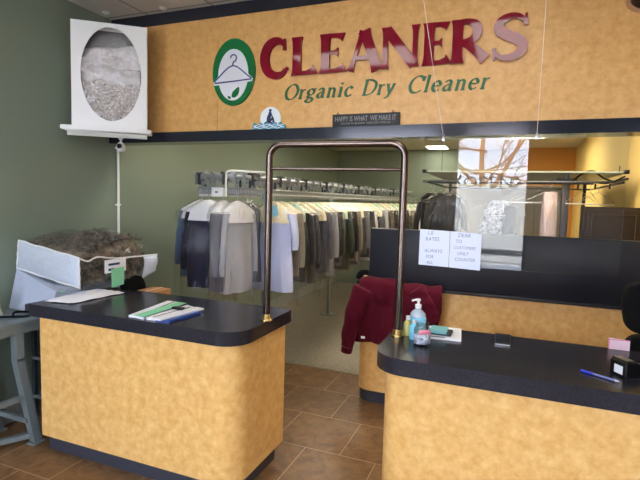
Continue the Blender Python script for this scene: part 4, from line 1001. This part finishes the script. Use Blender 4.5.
words_ = ['next behind the pale blue shirt','second','third','fourth','fifth','sixth','seventh','eighth','ninth','tenth','eleventh','twelfth','thirteenth','fourteenth','fifteenth','sixteenth','seventeenth','eighteenth','nineteenth','twentieth','twenty-first','twenty-second','twenty-third','twenty-fourth','twenty-fifth','twenty-sixth']
s_ = .30+.2
R = random.Random(21)
cname = {'grey':'mid grey','lightgrey':'light grey','navy':'dark navy','forest':'dark green','khaki':'khaki','black':'black','charcoal':'charcoal','slate':'slate blue','white':'white','taupe':'taupe'}
for i, c in enumerate(cols):
    p = path(s_); d = path(s_+.02)-p; ang = math.atan2(-d.x, d.y)
    kind = 'trousers' if i % 4 == 3 else 'shirt'
    tk = ['G','B','G',None,'G'][i % 5]
    cv = ['P','G','P'][i % 3]
    lab = '%s %s in clear plastic %s' % (cname[c], kind, 'hanging next behind the pale blue shirt' if i == 0 else 'hanging %s behind the pale blue shirt' % words_[i])
    garment(lab, (p.x, p.y, HZ), ang*1+R.uniform(-.14,.14)-.05, c, kind, L=[.74,.80,.86][i % 3], w=[.2,.21][i % 2], cover=cv, tick=tk, filmL=[.86,.94,1.0][i % 3])
    s_ += R.uniform(.165,.205)

# ------------------------------------------------------------------ rack with a shelf behind the rear counter
t = thing('shelf_rack', 'grey rack with frosted shelf and hanging rail behind the rear counter', 'rack', (.02, 4.45, 0))
MB().slab([(-.74,4.33),(-.71,4.30),(.77,4.30),(.80,4.33),(.80,6.05),(-.74,6.05)], 1.866, 1.880, .002).done('shelf_board', SHELFM, t, smooth=False)
MB().box(-.755, -.725, 4.30, 4.37, 1.862, 1.892, .004).box(.785, .815, 4.29, 4.36, 1.862, 1.892, .004).done('end_cap', BLACK, t)
MB().tube([(-.76,4.45,1.79),(.60,4.45,1.795)], .014, 8).tube([(-.76,4.45,1.79),(-.70,4.33,1.785),(.55,4.33,1.795),(.72,4.36,1.80),(.83,4.42,1.83)], .010, 8).tube([(-.72,4.33,1.785),(-.72,5.95,1.785),(.78,5.95,1.79),(.80,4.4,1.80)], .010, 8).done('hanging_rail', DGREY, t)
MB().box(.375, .43, 4.42, 4.47, 0.004, 1.80, .004).box(.33, .48, 4.42, 4.47, 1.795, 1.83, .004).bar((.4,4.44,1.83),(.4,4.44,1.872), .03, .03).bar((.72,5.95,0.004),(.72,5.95,1.866), .03, .03).bar((-.70,5.95,0.004),(-.70,5.95,1.866), .03, .03).done('upright', DGREY, t)
MB().box(.30, .50, 4.25, 4.70, .004, .03, .004).box(-.74, -.66, 5.7, 6.1, .004, .03, .004).box(.68, .76, 5.7, 6.1, .004, .03, .004).done('foot', DGREY, t)
MB().tube([(-.6,4.40,1.886),(-.6,4.40,2.54)], .003, 6).tube([(.765,4.40,1.886),(.765,4.40,1.93)], .004, 6).done('support_wire', DGREY, t)
garment('black short-sleeved shirt in clear plastic on the shelf rack', (-.55,4.42,1.755), .12, 'black', L=.66, w=.125, cover=None, sleeve=.24, group='garments on the shelf rack')
garment('black shirt half hidden behind the other black shirt on the shelf rack', (-.70,4.62,1.755), .3, 'black', L=.6, w=.11, cover=None, sleeve=.3, film=False, group='garments on the shelf rack')
garment('black and white patterned blouse on the shelf rack', (-.11,4.44,1.70), .15, THREAD, L=.62, w=.09, cover=None, sleeve=.3, group='garments on the shelf rack', film=False)
garment('small black top beside the patterned blouse on the shelf rack', (-.01,4.34,1.66), .75, 'black', L=.55, w=.055, cover=None, sleeve=False, group='garments on the shelf rack', film=False)
garment('pale blush dress in clear plastic beside the rack upright', (.285,4.40,1.78), .5, 'blush', L=.80, w=.055, cover=None, sleeve=False, group='garments on the shelf rack', name='hanging_dress')
for i, (x, rz) in enumerate(((.06,.2),(.16,-.1),(.20,.5),(.52,.9),(.58,1.1),(.64,.8))):
    o = thing('wire_hanger', ['empty wire hanger nearest the patterned blouse on the rack','empty wire hanger left of the blush dress','empty wire hanger touching the blush dress','empty wire hanger just right of the rack upright','empty wire hanger second right of the rack upright','empty wire hanger at the right end of the rack'][i], 'hanger', (x,4.45,1.775), rz, 'empty hangers on the shelf rack')
    part_mesh('hanger', hanger_mesh, CHROME, 'hanger_wire', o)
    part_mesh('sleevecard', lambda: MB().tube([(-.2,0,-.152),(.2,0,-.152)], .005, 6), PAPER, 'paper_tube', o)
t = thing('drying_hanger', 'dark clip hanger lying across the right end of the rack', 'hanger', (.60, 4.42, 1.80))
MB().tube(bez([(.44,4.40,1.80),(.5,4.38,1.86),(.58,4.37,1.885),(.66,4.38,1.83),(.74,4.36,1.80)], 5), .008, 6).tube(bez([(.42,4.36,1.78),(.55,4.34,1.80),(.68,4.35,1.79),(.80,4.37,1.845)], 5), .007, 6).done('bent_arm', BROWN, t)
for x in (.48, .60, .70): MB().box(x-.006, x+.006, 4.345, 4.365, 1.745, 1.785, .002).done('clip', BLACK, t)
# dark cabinet
t = thing('dark_cabinet', 'dark brown cabinet standing behind the rear counter by the yellow wall', 'cabinet', (.69, 4.2, 0))
MB().box(.495, .89, 4.09, 4.235, .004, 1.605, .004).done('cabinet_body', BROWN, t)
m = MB().box(.515, .875, 4.078, 4.089, .82, 1.585, .003); m.done('door', BROWN, t)
m = MB()
for q in ((.555,.84,1.545,1.55),(.555,.84,.90,.905),(.555,.56,.905,1.545),(.835,.84,.905,1.545)): m.box(q[0],q[1],4.072,4.078,q[2],q[3])
m.done('door_moulding', mat('moulding', rgb(58,47,40), .4), t, smooth=False)
MB().tube([(.54,4.078,1.2),(.54,4.055,1.2)], [.008,.014], 10).done('knob', BRASS, t)

# ------------------------------------------------------------------ light and camera
w = bpy.data.worlds.new('sky'); S.world = w; w.use_nodes = True
N = w.node_tree.nodes; L = w.node_tree.links; bg = N['Background']
tc = N.new('ShaderNodeTexCoord'); sx = N.new('ShaderNodeSeparateXYZ'); rp = N.new('ShaderNodeValToRGB')
rp.color_ramp.elements[0].position = 0.0; rp.color_ramp.elements[0].color = (.70,.70,.86,1)
rp.color_ramp.elements[1].position = .6; rp.color_ramp.elements[1].color = (.66,.76,1,1)
L.new(tc.outputs['Generated'], sx.inputs[0]); L.new(sx.outputs['Z'], rp.inputs['Fac']); L.new(rp.outputs['Color'], bg.inputs['Color'])
bg.inputs['Strength'].default_value = 9.5
sl = bpy.data.lights.new('sun', 'SUN'); sl.energy = 26; sl.angle = .02; sl.color = (1,.86,.68)
so = bpy.data.objects.new('sun', sl); C.objects.link(so)
so.rotation_euler = Vector((.3, -1, -1.5)).to_track_quat('-Z', 'Y').to_euler()
so.location = (0, 12, 12)

pitch, roll, yaw = (math.radians(a) for a in (4.81, -1.62, 21.63))
cy, sy = math.cos(yaw), math.sin(yaw)
fwd = Vector((-sy*math.cos(pitch), cy*math.cos(pitch), -math.sin(pitch)))
right = Vector((cy, sy, 0)); down = fwd.cross(right)
r_ = right*math.cos(roll)+down*math.sin(roll); d_ = -right*math.sin(roll)+down*math.cos(roll)
M = Matrix((r_, -d_, -fwd)).transposed().to_4x4(); M.translation = (0, 0, 1.6)
cam = bpy.data.cameras.new('camera'); cam.sensor_width = 36; cam.sensor_fit = 'HORIZONTAL'; cam.lens = 480.6/640*36
co = bpy.data.objects.new('camera', cam); C.objects.link(co); co.matrix_world = M; S.camera = co
cam.clip_start = .02
S.view_settings.view_transform = 'Standard'; S.view_settings.look = 'None'; S.view_settings.gamma = 1; S.view_settings.use_curve_mapping = False
S.view_settings.exposure = 0.85
S.cycles.transparent_max_bounces = 48; S.cycles.max_bounces = 10; S.cycles.diffuse_bounces = 5; S.cycles.caustics_reflective = False; S.cycles.caustics_refractive = False
